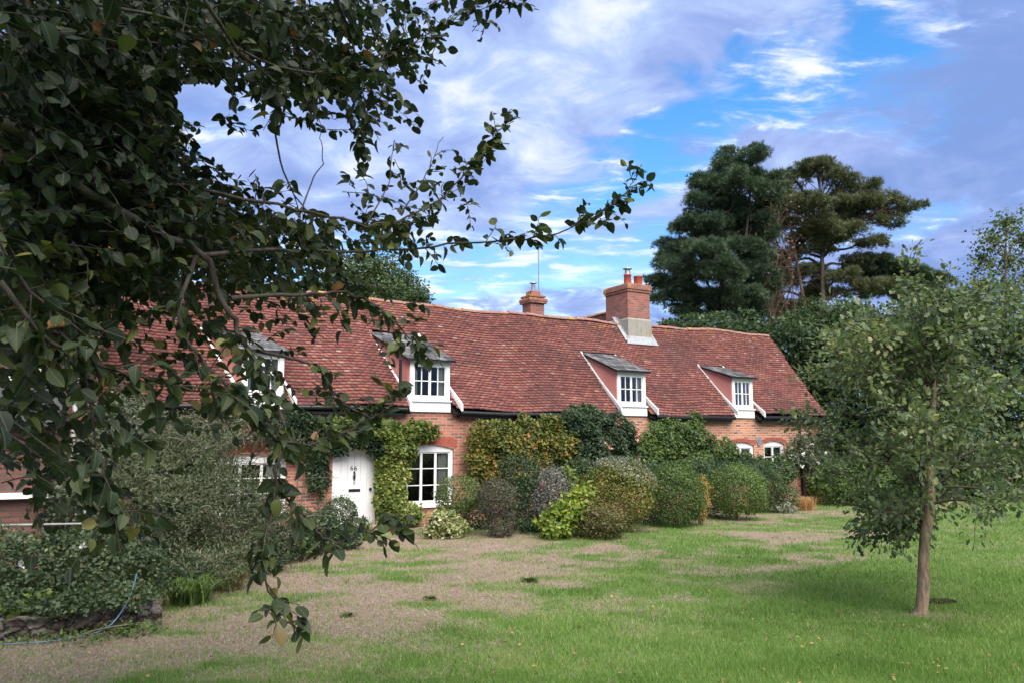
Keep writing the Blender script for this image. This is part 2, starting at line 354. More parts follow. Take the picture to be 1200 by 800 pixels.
f = n.noise(t, 9, 6, .7); f2 = n.noise(t, 45, 5, .7); f3 = n.noise(t, 1.3, 4)
k = n.math('ADD', a, n.math('MULTIPLY', n.math('SUBTRACT', f, .5), .8))
soil = n.ramp(f2, [(.25, (.14, .095, .075)), (.5, (.26, .19, .15)), (.75, (.40, .31, .26))]); soil = n.mix(n.ss(f3, .4, .7, 0, .5), soil, (.22, .15, .12))
gr = n.ramp(f2, [(.25, (.07, .11, .028)), (.6, (.12, .18, .05)), (.85, (.20, .22, .09))])
finish(n, principled(n, n.mix(n.ss(k, .15, .95), gr, soil), .95, .1, f2, .6, .02)); M['turf'] = m
gnd = np_mesh('ground', np.stack([X.ravel(), Y.ravel(), gz(X, Y).ravel()], 1), np.stack([i, i+1, i+nx+1, i+nx], 1), M['turf'], smooth=True, extra=dry(X, Y).ravel())
tag(gnd, kind='structure')

def samp_ground(nn, p=1.0):
    u = rng.uniform(-120, 1320, nn); v = rng.uniform(0, 1, nn)**p*240+583
    x = (u-600)/F; z = -(v-400)/F; c, s = math.cos(PITCH), math.sin(PITCH)
    ry = c-z*s; rz = s+z*c; t = -H/rz; return x*t, ry*t
bx, by = samp_ground(430000); d = dry(bx, by); keep = rng.random(len(bx)) < (1-.72*d)
bx, by, d = bx[keep], by[keep], d[keep]; nb_ = len(bx)
th = rng.uniform(0, 6.28, nb_); lean = rng.uniform(.1, .9, nb_)
hgt = (.035+.035*rng.random(nb_))*(1-.45*d)*(.45+1.2*fbm(bx*2.5, by*2.5, 31)); wd = np.maximum(.0024, by*.00038)*(.8+.6*rng.random(nb_))
zz = gz(bx, by); P0 = np.stack([bx, by, zz], 1); sx = np.stack([np.cos(th), np.sin(th), th*0], 1); th2 = rng.uniform(0, 6.28, nb_)
tip = P0+np.stack([np.cos(th2)*lean*hgt, np.sin(th2)*lean*hgt, hgt], 1)
V = np.stack([P0-sx*wd[:, None], P0+sx*wd[:, None], tip], 1).reshape(-1, 3)
rr = np.clip(.14+.38*rng.random(nb_)+.6*(fbm(bx*1.1, by*1.5, 41)-.5)+.55*np.clip(d-.15, 0, 1)*rng.random(nb_)+(rng.random(nb_) < .05)*.4, 0, 1)
M['blade'] = leafmat('grass_blades', [(0, (.08, .13, .03)), (.35, (.125, .235, .048)), (.6, (.205, .30, .08)), (.8, (.33, .31, .15)), (1, (.45, .38, .26))], .7, .3, 1.4, .2)
go = np_mesh('grass', V, np.arange(nb_*3).reshape(-1, 3), M['blade'], r=np.repeat(rr, 3)); tag(go, 'short mown green grass across the lawn', 'grass', kind='stuff')
# straw thatch lying flat on the worn parts
bx, by = samp_ground(230000); d = dry(bx, by); keep = rng.random(len(bx)) < np.clip(d*1.1-.08, 0, 1); bx, by = bx[keep], by[keep]; nb_ = len(bx)
th = rng.uniform(0, 6.28, nb_); ln = .025+.075*rng.random(nb_); wd = np.maximum(.0022, by*.0003)
P0 = np.stack([bx, by, gz(bx, by)+.004+.012*rng.random(nb_)], 1); dirv = np.stack([np.cos(th), np.sin(th), rng.uniform(-.1, .3, nb_)], 1); sd_ = np.stack([-np.sin(th), np.cos(th), th*0], 1)
V = np.stack([P0-sd_*wd[:, None], P0+sd_*wd[:, None], P0+dirv*ln[:, None]], 1).reshape(-1, 3)
M['straw'] = leafmat('dry_straw', [(0, (.17, .115, .09)), (.3, (.28, .20, .16)), (.7, (.40, .30, .25)), (1, (.54, .45, .38))], .9, .15, 1.2, .1)
so = np_mesh('dry_straw', V, np.arange(nb_*3).reshape(-1, 3), M['straw'], r=np.repeat(rng.random(nb_), 3)); tag(so, 'dead straw and dry grass littering the worn lawn', 'dry grass', kind='stuff')

lx_, ly_ = samp_ground(900); kk = fbm(lx_*.6, ly_*.6, 77) > .46; lx_, ly_ = lx_[kk], ly_[kk]; k = len(lx_)
M['litter'] = leafmat('fallen_leaf', [(0, (.10, .05, .03)), (.4, (.22, .12, .06)), (.8, (.36, .22, .08)), (1, (.42, .34, .12))], .8, .1)
lo = scatter('leaf_litter', L_OVAL, np.stack([lx_, ly_, gz(lx_, ly_)+.03], 1), np.stack([rng.normal(size=k), rng.normal(size=k), rng.normal(size=k)*.25], 1), np.stack([rng.normal(size=k)*.4, rng.normal(size=k)*.4, np.ones(k)], 1), rng.uniform(.025, .05, k), rng.random(k), M['litter'], None); tag(lo, 'small brown fallen leaves scattered over the lawn', 'leaf litter', kind='stuff')
# ------------------------------------------------------------------ the cottage row
ANG = R(29.5); O = (-4.10, 18.07, 0)
house = empty('brick_cottage_row', O, ANG, label='long low brick cottage with red tiled roof, dormers and white door 66', cat='cottage')
hca, hsa = math.cos(ANG), math.sin(ANG)
def HL(x, y, z): return np.array([O[0]+x*hca-y*hsa, O[1]+x*hsa+y*hca, z])     # cottage-local to world
XL, XR = -9.0, 16.75; ZE, Y0, SL, D, ZR = 2.8, -.2, 3.05/2.55, 2.35, 5.85
def roofz(y): return ZE+(y-Y0)*SL
def prism(name, outline, holes, y0, y1, mat, parent):
    """outline in (x, z), extruded from y0 (front) to y1, with holes cut through"""
    bm = bmesh.new(); loops = [outline]+holes
    allp = [p for l in loops for p in l]
    fr = [bm.verts.new((p[0], y0, p[1])) for p in allp]; bk = [bm.verts.new((p[0], y1, p[1])) for p in allp]
    for tri in tessellate_polygon([[Vector((p[0], p[1], 0)) for p in l] for l in loops]):
        bm.faces.new([fr[i] for i in tri]); bm.faces.new([bk[i] for i in tri][::-1])
    s = 0
    for l in loops:
        k = len(l)
        for i in range(k):
            a, b = s+i, s+(i+1) % k; bm.faces.new([fr[a], fr[b], bk[b], bk[a]])
        s += k
    return bm_obj(name, bm, mat, parent)
def archhole(x0, x1, z0, z1, rise, k=8):
    pts = [(x0, z0), (x1, z0)]
    for i in range(k+1):
        t = i/k; pts.append((x1+(x0-x1)*t, z1-rise+rise*(1-(2*t-1)**2)))
    return pts
OPEN = [dict(x0=1.72, x1=3.02, z0=.46, z1=1.93, cols=3), dict(x0=-2.65, x1=-1.12, z0=.46, z1=1.72, cols=3),
        dict(x0=12.55, x1=13.60, z0=.75, z1=1.98, cols=2), dict(x0=14.03, x1=15.0, z0=.75, z1=2.02, cols=2)]
DOOR = dict(x0=-.07, x1=1.0, z0=-.02, z1=1.86)
DORM = [dict(x0=-2.2, x1=-1.25, sx=-.65, ya=1.29, za=4.58), dict(x0=1.78, x1=2.90, sx=-.5, ya=1.5, za=4.83),
        dict(x0=8.16, x1=9.23, sx=-.24, ya=1.34, za=4.64), dict(x0=12.69, x1=13.62, sx=-.22, ya=1.18, za=4.45)]
holes = [archhole(w['x0'], w['x1'], w['z0'], w['z1'], .10) for w in OPEN]+[archhole(DOOR['x0'], DOOR['x1'], .02, DOOR['z1'], .05)]
out = [(XL, -.1), (5.0, -.1), (5.0, 2.70), (XL, 2.70)]
# wall in two builds: darker brick by the door, paler orange brick beyond
prism('front_wall', [(XL, -.1), (5.0, -.1), (5.0, 2.75), (XL, 2.75)], [holes[0], holes[1], holes[4]], 0, .32, M['brick_d2'] if 'brick_d2' in M else brickmat('red_brick', (.42, .10, .055), (.52, .16, .095), (.36, .29, .24), msize=.011), house)
prism('front_wall', [(5.0, -.1), (XR, -.1), (XR, 2.75), (5.0, 2.75)], holes[2:4], 0.002, .322, M['brick_r'], house)
bm = bmesh.new()                          # right gable
def ext(bm, pts, x0, x1):
    a = [bm.verts.new((x0, p[0], p[1])) for p in pts]; b = [bm.verts.new((x1, p[0], p[1])) for p in pts]
    bm.faces.new(a); bm.faces.new(b[::-1])
    for i in range(len(pts)): j = (i+1) % len(pts); bm.faces.new([a[i], a[j], b[j], b[i]])
ext(bm, [(.325, -.1), (2*D-.33, -.1), (2*D-.33, 2.7), (D, 5.55), (.325, 3.2)], XR-.32, XR-.004)
bm_obj('gable_wall', bm, M['brick_r'], house); bm = bmesh.new()
ext(bm, [(.325, -.1), (2*D-.33, -.1), (2*D-.33, 2.7), (D, 5.55), (.325, 3.2)], XL, XL+.3)
bm_obj('gable_wall', bm, M['brick_r'], house)
bm = bmesh.new(); box(bm, (XL, 2*D-.32, -.1), (XR-.01, 2*D, 2.75)); bm_obj('rear_wall', bm, M['brick_r'], house)
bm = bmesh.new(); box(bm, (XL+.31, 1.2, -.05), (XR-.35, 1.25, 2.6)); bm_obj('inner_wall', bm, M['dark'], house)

def hump(x): return .030*np.sin(x*.9+1)+.022*np.sin(x*2.3)+.03*np.sin(x*.37+2)
# tiles: individually laid clay tiles
def tiles(name, x0, x1, ylow, yhigh, zf, back, mat, skip=None, xmaxf=None, parent=None, w=.160, gauge=.100, seed=1):
    rg = np.random.default_rng(seed); VV = []; RR = []
    slope = math.hypot(yhigh-ylow, zf(yhigh)-zf(ylow)); uy = (yhigh-ylow)/slope; uz = (zf(yhigh)-zf(ylow))/slope
    rows = int(slope/gauge)+1
    for j in range(rows):
        v = j*gauge; cols = np.arange(x0-(w/2 if j % 2 else 0), x1, w); v1 = min(v+.26, slope)
        if xmaxf is not None: cols = cols[cols+w*.5 < xmaxf(ylow+uy*v)]
        if skip is not None: cols = cols[~skip(cols+w/2, ylow+uy*v)]
        k = len(cols)
        if not k: continue
        jl = rg.normal(0, .006, (k, 2)); lift = .034+np.abs(rg.normal(0, .005, k)); hv = hump(cols)+.02*np.sin(v*1.7+cols*.5); 
        a = cols+.0015+rg.normal(0, .001, k); b = cols+w-.0015
        def pt(x, vv, nn): return np.stack([x, ylow+uy*vv-uz*nn*back, zf(ylow)+uz*vv+uy*nn], -1) if True else None
        sg = -1
        def P(x, vv, nn):
            return np.stack([x, np.full(k, ylow)+uy*vv-uz*nn*(1 if uy > 0 else -1), np.full(k, zf(ylow))+uz*vv+abs(uy)*nn+hv], -1)
        vl = v+jl[:, 0]; vr = v+jl[:, 1]; t = .013; bow = .0
        vs = [P(a, vl, lift-t), P(b, vr, lift-t), P(b, np.full(k, v1), np.full(k, -.006)), P(a, np.full(k, v1), np.full(k, -.006)),
              P(a, vl, lift), P(b, vr, lift), P(b, np.full(k, v1), np.full(k, .007)), P(a, np.full(k, v1), np.full(k, .007))]
        VV.append(np.stack(vs, 1)); 
        c = np.clip(.5+rg.normal(0, .19, k)+.5*(fbm(cols*.8, np.full(k, v)*1.2, seed, 4)-.5), 0, 1); RR.append(c)
    V = np.concatenate(VV); r = np.repeat(np.concatenate(RR), 8); k = len(V)
    FT = np.array([(4,7,6,5),(0,4,5,1),(1,5,6,2),(3,7,4,0)]) if uy > 0 else np.array([(4,5,6,7),(0,1,5,4),(1,2,6,5),(3,0,4,7)])
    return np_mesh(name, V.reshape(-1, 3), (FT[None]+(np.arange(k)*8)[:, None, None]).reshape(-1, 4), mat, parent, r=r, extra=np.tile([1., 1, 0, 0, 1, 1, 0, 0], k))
def dskip(x, y):
    s = np.zeros(len(x), bool)
    for d_ in DORM:
        if y < d_['ya']-.02:
            t = max(0, y/d_['ya']); sh = d_['sx']*t; s |= (x > d_['x0']-.05+sh) & (x < d_['x1']+.05+sh*.6)
    return s
verge = lambda y: XR+.12+.2*(y/D)
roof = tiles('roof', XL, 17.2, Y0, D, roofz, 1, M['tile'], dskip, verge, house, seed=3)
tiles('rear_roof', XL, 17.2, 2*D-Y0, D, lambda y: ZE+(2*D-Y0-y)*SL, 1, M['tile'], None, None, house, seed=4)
# under-cloak below the tiles, split round the dormers
bm = bmesh.new()
def slab(x0, x1, ya, yb, o=-.11):
    hexa(bm, [(x0, ya, roofz(ya)+o-.04), (x1, ya, roofz(ya)+o-.04), (x1, yb, roofz(yb)+o-.04), (x0, yb, roofz(yb)+o-.04), (x0, ya, roofz(ya)+o), (x1, ya, roofz(ya)+o), (x1, yb, roofz(yb)+o), (x0, yb, roofz(yb)+o)])
xc = XL
for d_ in DORM:
    slab(xc, d_['x0']-.01, Y0+.02, 1.0); xc = d_['x1']+.01
slab(xc, XR+.05, Y0+.02, 1.0); slab(XL, XR+.05, 1.0, D)
hexa(bm, [(XL, 2*D-Y0, ZE-.17), (XL, D, ZR-.17), (XR, D, ZR-.17), (XR, 2*D-Y0, ZE-.17), (XL, 2*D-Y0, ZE-.13), (XL, D, ZR-.13), (XR, D, ZR-.13), (XR, 2*D-Y0, ZE-.13)])
bm_obj('roof_lining', bm, M['dark'], house)
# ridge tiles
def ridge_run(name, P0, P1, parent, rad=.105, step=.31, hf=hump):
    P0 = np.array(P0, float); P1 = np.array(P1, float); Ln = np.linalg.norm(P1-P0); dv = (P1-P0)/Ln; side = np.cross(dv, (0, 0, 1)); side /= np.linalg.norm(side)
    bm = bmesh.new(); rgx = random.Random(5)
    for q in range(int(Ln/step)):
        a = P0+dv*(q*step); b = P0+dv*(q*step+step*.985); o = rgx.uniform(-.008, .008); ra = rad+rgx.uniform(-.004, .006)
        h1 = float(hf(a[0])) if hf else 0; h2 = float(hf(b[0])) if hf else 0; rings = []
        for c, rq, hh in ((a, ra+.006, h1), (b, ra-.004, h2)):
            for rr_ in (rq, rq-.02):
                rings.append([bm.verts.new(tuple(c+side*(rr_*math.cos(t))+np.array([0, 0, rr_*math.sin(t)*.8+hh+o-.03]))) for t in np.linspace(0, math.pi, 7)])
        for i in range(6):
            bm.faces.new([rings[0][i], rings[0][i+1], rings[2][i+1], rings[2][i]]); bm.faces.new([rings[0][i], rings[1][i], rings[1][i+1], rings[0][i+1]]); bm.faces.new([rings[2][i], rings[2][i+1], rings[3][i+1], rings[3][i]])
    return bm_obj(name, bm, M['ridge'], parent)
ridge_run('ridge_tiles', (XL, D, ZR+.01), (XR+.3, D, ZR+.01), house)
# gutter runs between the dormers
bm_g = Tubes(8); edges = [XL]+[e for d_ in DORM[:] for e in (d_['x0']-.12, d_['x1']+.18)]+[XR+.1]
for q in range(0, len(edges), 2):
    xa, xb = edges[q], edges[q+1]; gxs = np.linspace(xa, xb, max(2, int(xb-xa)+1)); off = -.03 if xa < 1.9 else -.07
    bm_g.add(np.stack([gxs, gxs*0-.235, ZE+off+.5*hump(gxs)], 1), .058)
bm_g.add([(1.52, -.1, 4.0), (1.52, -.1, 3.0)], .04)
bm_g.add([(15.7, -.05, 2.7), (15.7, -.05, .0)], .035)
bm_g.build('gutter', M['black'], house)
bm = bmesh.new(); box(bm, (XL, -.19, ZE-.16), (1.6, -.02, ZE-.10)); box(bm, (3.1, -.19, ZE-.19), (8.0, -.02, ZE-.13)); box(bm, (9.4, -.19, ZE-.19), (12.5, -.02, ZE-.13)); box(bm, (13.8, -.19, ZE-.19), (XR, -.02, ZE-.13))
bm_obj('eaves_board', bm, M['black'], house)
# small lead-grey skirt: dark joint of the eaves on the wall top
def voussoirs(x0, x1, z, rise, h, parent, y=-.006):
    bm = bmesh.new(); k = int((x1-x0+.16)/.075); a0, a1 = x0-.08, x1+.08
    for i in range(k):
        t0 = i/k; t1 = (i+.88)/k; f = lambda t: z-rise+rise*(1-(2*t-1)**2)
        xa, xb = a0+(a1-a0)*t0, a0+(a1-a0)*t1; sp = .06
        xat, xbt = xa+(t0-.5)*sp*2*.6, xb+(t1-.5)*sp*2*.6; tt = h+random.uniform(-.004, .004)
        za, zb = f(t0), f(t1)
        hexa(bm, [(xa, y, za), (xb, y, zb), (xb, .03, zb), (xa, .03, za), (xat, y, za+tt), (xbt, y, zb+tt), (xbt, .03, zb+tt), (xat, .03, za+tt)])
    return bm_obj('brick_arch', bm, M['voussoir'], parent)
def window(x0, x1, z0, z1, cols, rows, rise, parent, y=.06, curtains=(True, True), name='window', sill=True, fw=.075):
    bm = bmesh.new(); zt = z1-rise if rise else z1
    box(bm, (x0, y, z0), (x0+fw, y+.09, zt)); box(bm, (x1-fw, y, z0), (x1, y+.09, zt)); box(bm, (x0+fw, y+.001, z0), (x1-fw, y+.091, z0+fw))
    k = 8                                     # head, arched on top
    for i in range(k):
        t0, t1 = i/k, (i+1)/k; g = lambda t: zt+(rise*(1-(2*t-1)**2) if rise else 0)
        xa, xb = x0+(x1-x0)*t0, x0+(x1-x0)*t1
        hexa(bm, [(xa, y-.002, zt-fw), (xb, y-.002, zt-fw), (xb, y+.088, zt-fw), (xa, y+.088, zt-fw), (xa, y-.002, g(t0)+.003), (xb, y-.002, g(t1)+.003), (xb, y+.088, g(t1)+.003), (xa, y+.088, g(t0)+.003)])
    fo = bm_obj(name, bm, M['white'], parent)
    # casements: two leaves with glazing bars
    bm = bmesh.new(); ix0, ix1, iz0, iz1 = x0+fw, x1-fw, z0+fw, zt-fw; half = cols if cols <= 2 else cols
    leaf = (ix1-ix0)/half; s = .032
    for q in range(half):
        a = ix0+leaf*q; b = a+leaf
        yy = y+.018+.003*q
        box(bm, (a, yy, iz0), (a+s, yy+.04, iz1)); box(bm, (b-s, yy, iz0), (b, yy+.04, iz1)); box(bm, (a+s, yy+.001, iz0), (b-s, yy+.041, iz0+s)); box(bm, (a+s, yy+.001, iz1-s), (b-s, yy+.041, iz1))
        for r_ in range(1, rows):
            zc_ = iz0+(iz1-iz0)*r_/rows; box(bm, (a+s, yy+.006, zc_-.011), (b-s, yy+.034, zc_+.011))
        if cols <= 2 and name == 'window_frame':
            xc_ = (a+b)/2; box(bm, (xc_-.011, yy+.004, iz0+s), (xc_+.011, yy+.036, iz1-s))
    cb = bm_obj('casement', bm, M['white'], fo if parent.type == 'EMPTY' else parent)
    par = fo if parent.type == 'EMPTY' else parent
    bm = bmesh.new(); box(bm, (ix0, y+.045, iz0), (ix1, y+.049, iz1)); bm_obj('pane', bm, M['glass'], par)
    cu = []
    if curtains:
        w_ = (ix1-ix0)
        for side, on in ((0, curtains[0]), (1, curtains[1])):
            if not on: continue
            bm = bmesh.new()
            cw = w_*(.16 if side == 0 else .24); xa = ix0 if side == 0 else ix1-cw; pts = []
            for q in range(25):
                xx = xa+cw*q/24; yy = y+.13+.018*math.sin(q*1.25); pts.append((bm.verts.new((xx, yy, iz0-.02)), bm.verts.new((xx, yy, iz1+.02))))
            for q in range(24): bm.faces.new([pts[q][0], pts[q+1][0], pts[q+1][1], pts[q][1]])
            bm_obj('curtain', bm, M['curtain'], par, True)
    if sill:
        bm = bmesh.new(); box(bm, (x0-.05, -.07, z0-.055), (x1+.05, y+.07, z0+.002)); bevel(bm, .006); bm_obj('sill', bm, M['white'], par)
    return fo
for w in OPEN:
    window(w['x0'], w['x1'], w['z0'], w['z1'], w['cols'], 3, .10, house, curtains=(False, True)); voussoirs(w['x0'], w['x1'], w['z1']+.01, .10, .22 if w['x0'] < 5 else .11, house)
    if w['x0'] > 5:
        pass
# door
bm = bmesh.new(); fw = .06
box(bm, (-.07, .02, 0), (-.01, .11, 1.82)); box(bm, (.94, .02, 0), (1.0, .11, 1.82)); box(bm, (-.01, .021, 1.775), (.94, .109, 1.84))
df = bm_obj('door_frame', bm, M['white'], house)
bm = bmesh.new()
for q in range(6):
    xa = -.008+q*.158; box(bm, (xa, .05, .03), (xa+.154, .095, 1.772))
bevel(bm, .004); door = bm_obj('door', bm, M['white'], house)
bm = bmesh.new(); box(bm, (.34, .040, .84), (.62, .052, .91)); bevel(bm, .003); bm_obj('letterbox', bm, M['iron'], door)
bm = bmesh.new(); bmesh.ops.create_uvsphere(bm, u_segments=16, v_segments=10, radius=.033, matrix=Matrix.Translation((.86, .015, .90))); bmesh.ops.create_cone(bm, segments=16, radius1=.03, radius2=.012, depth=.03, cap_ends=True, matrix=Matrix.Translation((.86, .042, .90)) @ Matrix.Rotation(R(90), 4, 'X')); bm_obj('door_knob', bm, M['iron'], door, True)
tb = Tubes(8); kx, kz = .47, 1.20            # knocker: plate, hinge ball and hanging drop
tb.add([(kx, .04, kz+.09), (kx, .02, kz+.07), (kx-.01, .008, kz+.0), (kx, .015, kz-.09)], [.012, .02, .03, .014]); tb.add([(kx, .045, kz+.12), (kx, .045, kz+.06)], .022); tb.add([(kx, .045, kz-.15), (kx, .02, kz-.15)], .016)
tb.build('door_knocker', M['iron'], door)
cu = bpy.data.curves.new('digits', 'FONT'); cu.body = '66'; cu.size = .16; cu.extrude = .004; cu.align_x = 'CENTER'; cu.space_character = 1.15
to = bpy.data.objects.new('digits', cu); COL.objects.link(to); bpy.context.view_layer.update()
me = bpy.data.meshes.new_from_object(to.evaluated_get(bpy.context.evaluated_depsgraph_get())); bpy.data.objects.remove(to)
me.transform(Matrix.Translation((.45, .045, 1.34)) @ Matrix.Rotation(R(90), 4, 'X')); me.name = 'house_number'; link('house_number', me, M['iron'], door)
bm = bmesh.new(); box(bm, (-.1, -.45, -.02), (1.05, .0, .10)); bevel(bm, .015); bm_obj('doorstep', bm, M['stone'], house)
# oval plaque
bm = bmesh.new(); bmesh.ops.create_cone(bm, segments=24, radius1=.11, radius2=.10, depth=.03, cap_ends=True, matrix=Matrix.Translation((13.82, -.016, 2.0)) @ Matrix.Diagonal((1, 1, 1.45, 1)) @ Matrix.Rotation(R(90), 4, 'X')); bm_obj('oval_plaque', bm, M['alu'], house)
# wall dormers
for d_ in DORM:
    x0, x1, sx, ya, za = d_['x0'], d_['x1'], d_['sx'], d_['ya'], d_['za']; zf = 4.0; zs = 3.0
    bm = bmesh.new()
    # cheeks: render panels from the front post back to where the lean-to roof meets the main roof
    for xa, sh, th_ in ((x0, sx, .03), (x1, sx*.6, -.03)):
        hexa(bm, [(xa, .0, ZE-.1), (xa+th_, .0, ZE-.1), (xa+th_+sh, ya, za-.35), (xa+sh, ya, za-.35), (xa, .0, zf+.02), (xa+th_, .0, zf+.02), (xa+th_+sh, ya, za+.0), (xa+sh, ya, za+.0)])
    dm = bm_obj('dormer', bm, M['pink'], house)
    # dark room behind
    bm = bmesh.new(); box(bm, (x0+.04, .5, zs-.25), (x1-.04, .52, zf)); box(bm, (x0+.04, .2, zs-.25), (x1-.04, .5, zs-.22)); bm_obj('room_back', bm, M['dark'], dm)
    wf = window(x0+.02, x1-.02, zs+.02, zf, 2, 2, 0, dm, y=-.03, name='window_frame', sill=False, fw=.10, curtains=(True, True))
    bm = bmesh.new(); box(bm, (x0, -.06, ZE-.06), (x1, .02, zs+.018)); box(bm, (x0-.01, -.10, zs-.01), (x1+.01, -.04, zs+.03)); bevel(bm, .004); bm_obj('apron', bm, M['white'], dm)
    # lean-to roof in slates, slightly oversailing
    VV = []; RR = []; rgx = np.random.default_rng(int(x0*10)+50); L_ = 6
    A = np.array([x0-.10, -.16, zf+.03]); B = np.array([x1+.10, -.16, zf+.03]); C_ = np.array([x1+.02+sx*.6, ya+.03, za+.03]); Dd = np.array([x0-.05+sx, ya+.03, za+.03])
    rows, cl = 8, 6
    bm = bmesh.new()
    for rr_ in range(rows):
        t0 = rr_/rows; t1 = min(1, (rr_+1.35)/rows)
        for q in range(cl+1):
            s0 = max(0, (q-(.5 if rr_ % 2 else 0))/cl); s1 = min(1, (q+1-(.5 if rr_ % 2 else 0))/cl-.01)
            if s1 <= s0: continue
            pt = lambda s, t: (A*(1-s)+B*s)*(1-t)+(Dd*(1-s)+C_*s)*t
            up = np.array([0, -.25, .97]); hh = .018+rgx.normal(0, .003)
            p = [pt(s0, t0), pt(s1, t0), pt(s1, t1), pt(s0, t1)]
            VV += [p[0]+up*(hh-.008), p[1]+up*(hh-.008), p[2]-up*.0, p[3]-up*.0, p[0]+up*hh, p[1]+up*hh, p[2]+up*.006, p[3]+up*.006]; RR += [rgx.random()]*8
    bm.free(); VV = np.array(VV); k = len(VV)//8; FT = np.array([(4,7,6,5),(0,4,5,1),(1,5,6,2),(3,7,4,0),(0,1,2,3)])
    np_mesh('dormer_roof', VV, (FT[None]+(np.arange(k)*8)[:, None, None]).reshape(-1, 4), M['slate'], dm, r=np.array(RR))
    bm = bmesh.new(); dnv = np.array([0, 0, -.05])
    hexa(bm, [A+dnv, B+dnv, C_+dnv, Dd+dnv, A+dnv*.1, B+dnv*.1, C_+dnv*.1, Dd+dnv*.1]); bm_obj('roof_board', bm, M['black'], dm)
    # white barge boards lying on the roof beside each cheek, kicked out at the foot
    bm = bmesh.new()
    for xa, sh, w_, e_ in ((x0-.02, sx, -.055, -.20), (x1+.02, sx*.6, .055, .13)):
        prev = None
        for t in np.linspace(0, 1, 9):
            y_ = -.30+(ya+.30)*t; kick = max(0, .0-y_)*.0; f_ = (1-t)**3
            xx = xa+sh*max(0, y_)/ya+(.16 if w_ > 0 else -.0)*f_ ; z_ = roofz(y_)+.02+.10*f_
            h_ = .045+.10*f_
            cur = [bm.verts.new(p) for p in ((xx, y_, z_-.03), (xx+w_, y_, z_-.03), (xx+w_, y_, z_+h_), (xx, y_, z_+h_))]
            if prev:
                for i in range(4): bm.faces.new([prev[i], prev[(i+1) % 4], cur[(i+1) % 4], cur[i]])
            else: bm.faces.new(cur[::-1])
            prev = cur
        bm.faces.new(prev)
    bm_obj('bargeboard', bm, M['white_old'] if x0 > 5 else M['white'], dm)

# big chimney
cx0, cx1, cy0, cy1 = 10.13, 11.04, 1.90, 3.10
bm = bmesh.new(); hexa(bm, [(cx0-.03, cy0-.05, 4.75), (cx1+.03, cy0-.05, 4.75), (cx1+.03, cy1, 4.75), (cx0-.03, cy1, 4.75), (cx0-.03, cy0-.03, 5.93), (cx1+.03, cy0-.03, 5.93), (cx1+.03, cy1, 5.93), (cx0-.03, cy1, 5.93)])
hexa(bm, [(cx0-.03, cy0-.03, 5.93), (cx1+.03, cy0-.03, 5.93), (cx1+.03, cy1, 5.93), (cx0-.03, cy1, 5.93), (cx0+.005, cy0+.005, 6.0), (cx1-.005, cy0+.005, 6.0), (cx1-.005, cy1, 6.0), (cx0+.005, cy1, 6.0)])
cb = bm_obj('chimney', bm, M['cement'], house)
bm = bmesh.new(); box(bm, (cx0, cy0, 5.99), (cx1, cy1-.003, 6.86)); bm_obj('chimney_stack', bm, M['brick_ch'], cb)
bm = bmesh.new(); box(bm, (cx0-.035, cy0-.035, 6.86), (cx1+.035, cy1+.03, 6.94)); box(bm, (cx0-.065, cy0-.065, 6.94), (cx1+.065, cy1+.06, 7.09)); box(bm, (cx0-.03, cy0-.03, 7.09), (cx1+.03, cy1+.03, 7.13)); bevel(bm, .01); bm_obj('chimney_cap', bm, M['brick_cap'], cb)
bm = bmesh.new()
def lathe(bm, x, y, prof, k=20):
    rings = [[bm.verts.new((x+r_*math.cos(t), y+r_*math.sin(t), z_)) for t in np.arange(k)*2*math.pi/k] for r_, z_ in prof]
    for a, b in zip(rings, rings[1:]):
        for i in range(k): bm.faces.new([a[i], a[(i+1) % k], b[(i+1) % k], b[i]])
    bm.faces.new(rings[-1]); bm.faces.new(rings[0][::-1])
lathe(bm, 10.39, 2.22, [(.14, 7.12), (.13, 7.16), (.115, 7.44), (.13, 7.45), (.13, 7.49), (.10, 7.49), (.10, 7.3)]); bm_obj('chimney_pot', bm, M['pot'], cb, True)
bm = bmesh.new(); lathe(bm, 10.39, 2.22, [(.10, 7.49), (.085, 7.60), (.085, 7.62)]); lathe(bm, 10.39, 2.22, [(.16, 7.68), (.15, 7.70), (.02, 7.73)])
for t in range(4): a_ = t*math.pi/2; px_, py_ = 10.39+.09*math.cos(a_), 2.22+.09*math.sin(a_); box(bm, (px_-.01, py_-.01, 7.55), (px_+.01, py_+.01, 7.69))
bm_obj('chimney_cowl', bm, M['alu'], cb)
bm = bmesh.new(); lathe(bm, 10.80, 2.18, [(.15, 7.12), (.14, 7.16), (.14, 7.42), (.15, 7.43), (.15, 7.47), (.11, 7.47), (.11, 7.3)]); bm_obj('chimney_pot', bm, M['pot'], cb, True)
bm = bmesh.new()                              # stepped lead soakers
yb = 1.84; hexa(bm, [(cx0-.20, yb-.14, roofz(yb-.14)+.04), (cx1+.20, yb-.14, roofz(yb-.14)+.04), (cx1+.10, yb+.02, roofz(yb)+.05), (cx0-.10, yb+.02, roofz(yb)+.05), (cx0-.18, yb-.13, roofz(yb-.14)+.055), (cx1+.18, yb-.13, roofz(yb-.14)+.055), (cx1+.08, yb+.02, roofz(yb)+.15), (cx0-.08, yb+.02, roofz(yb)+.15)])
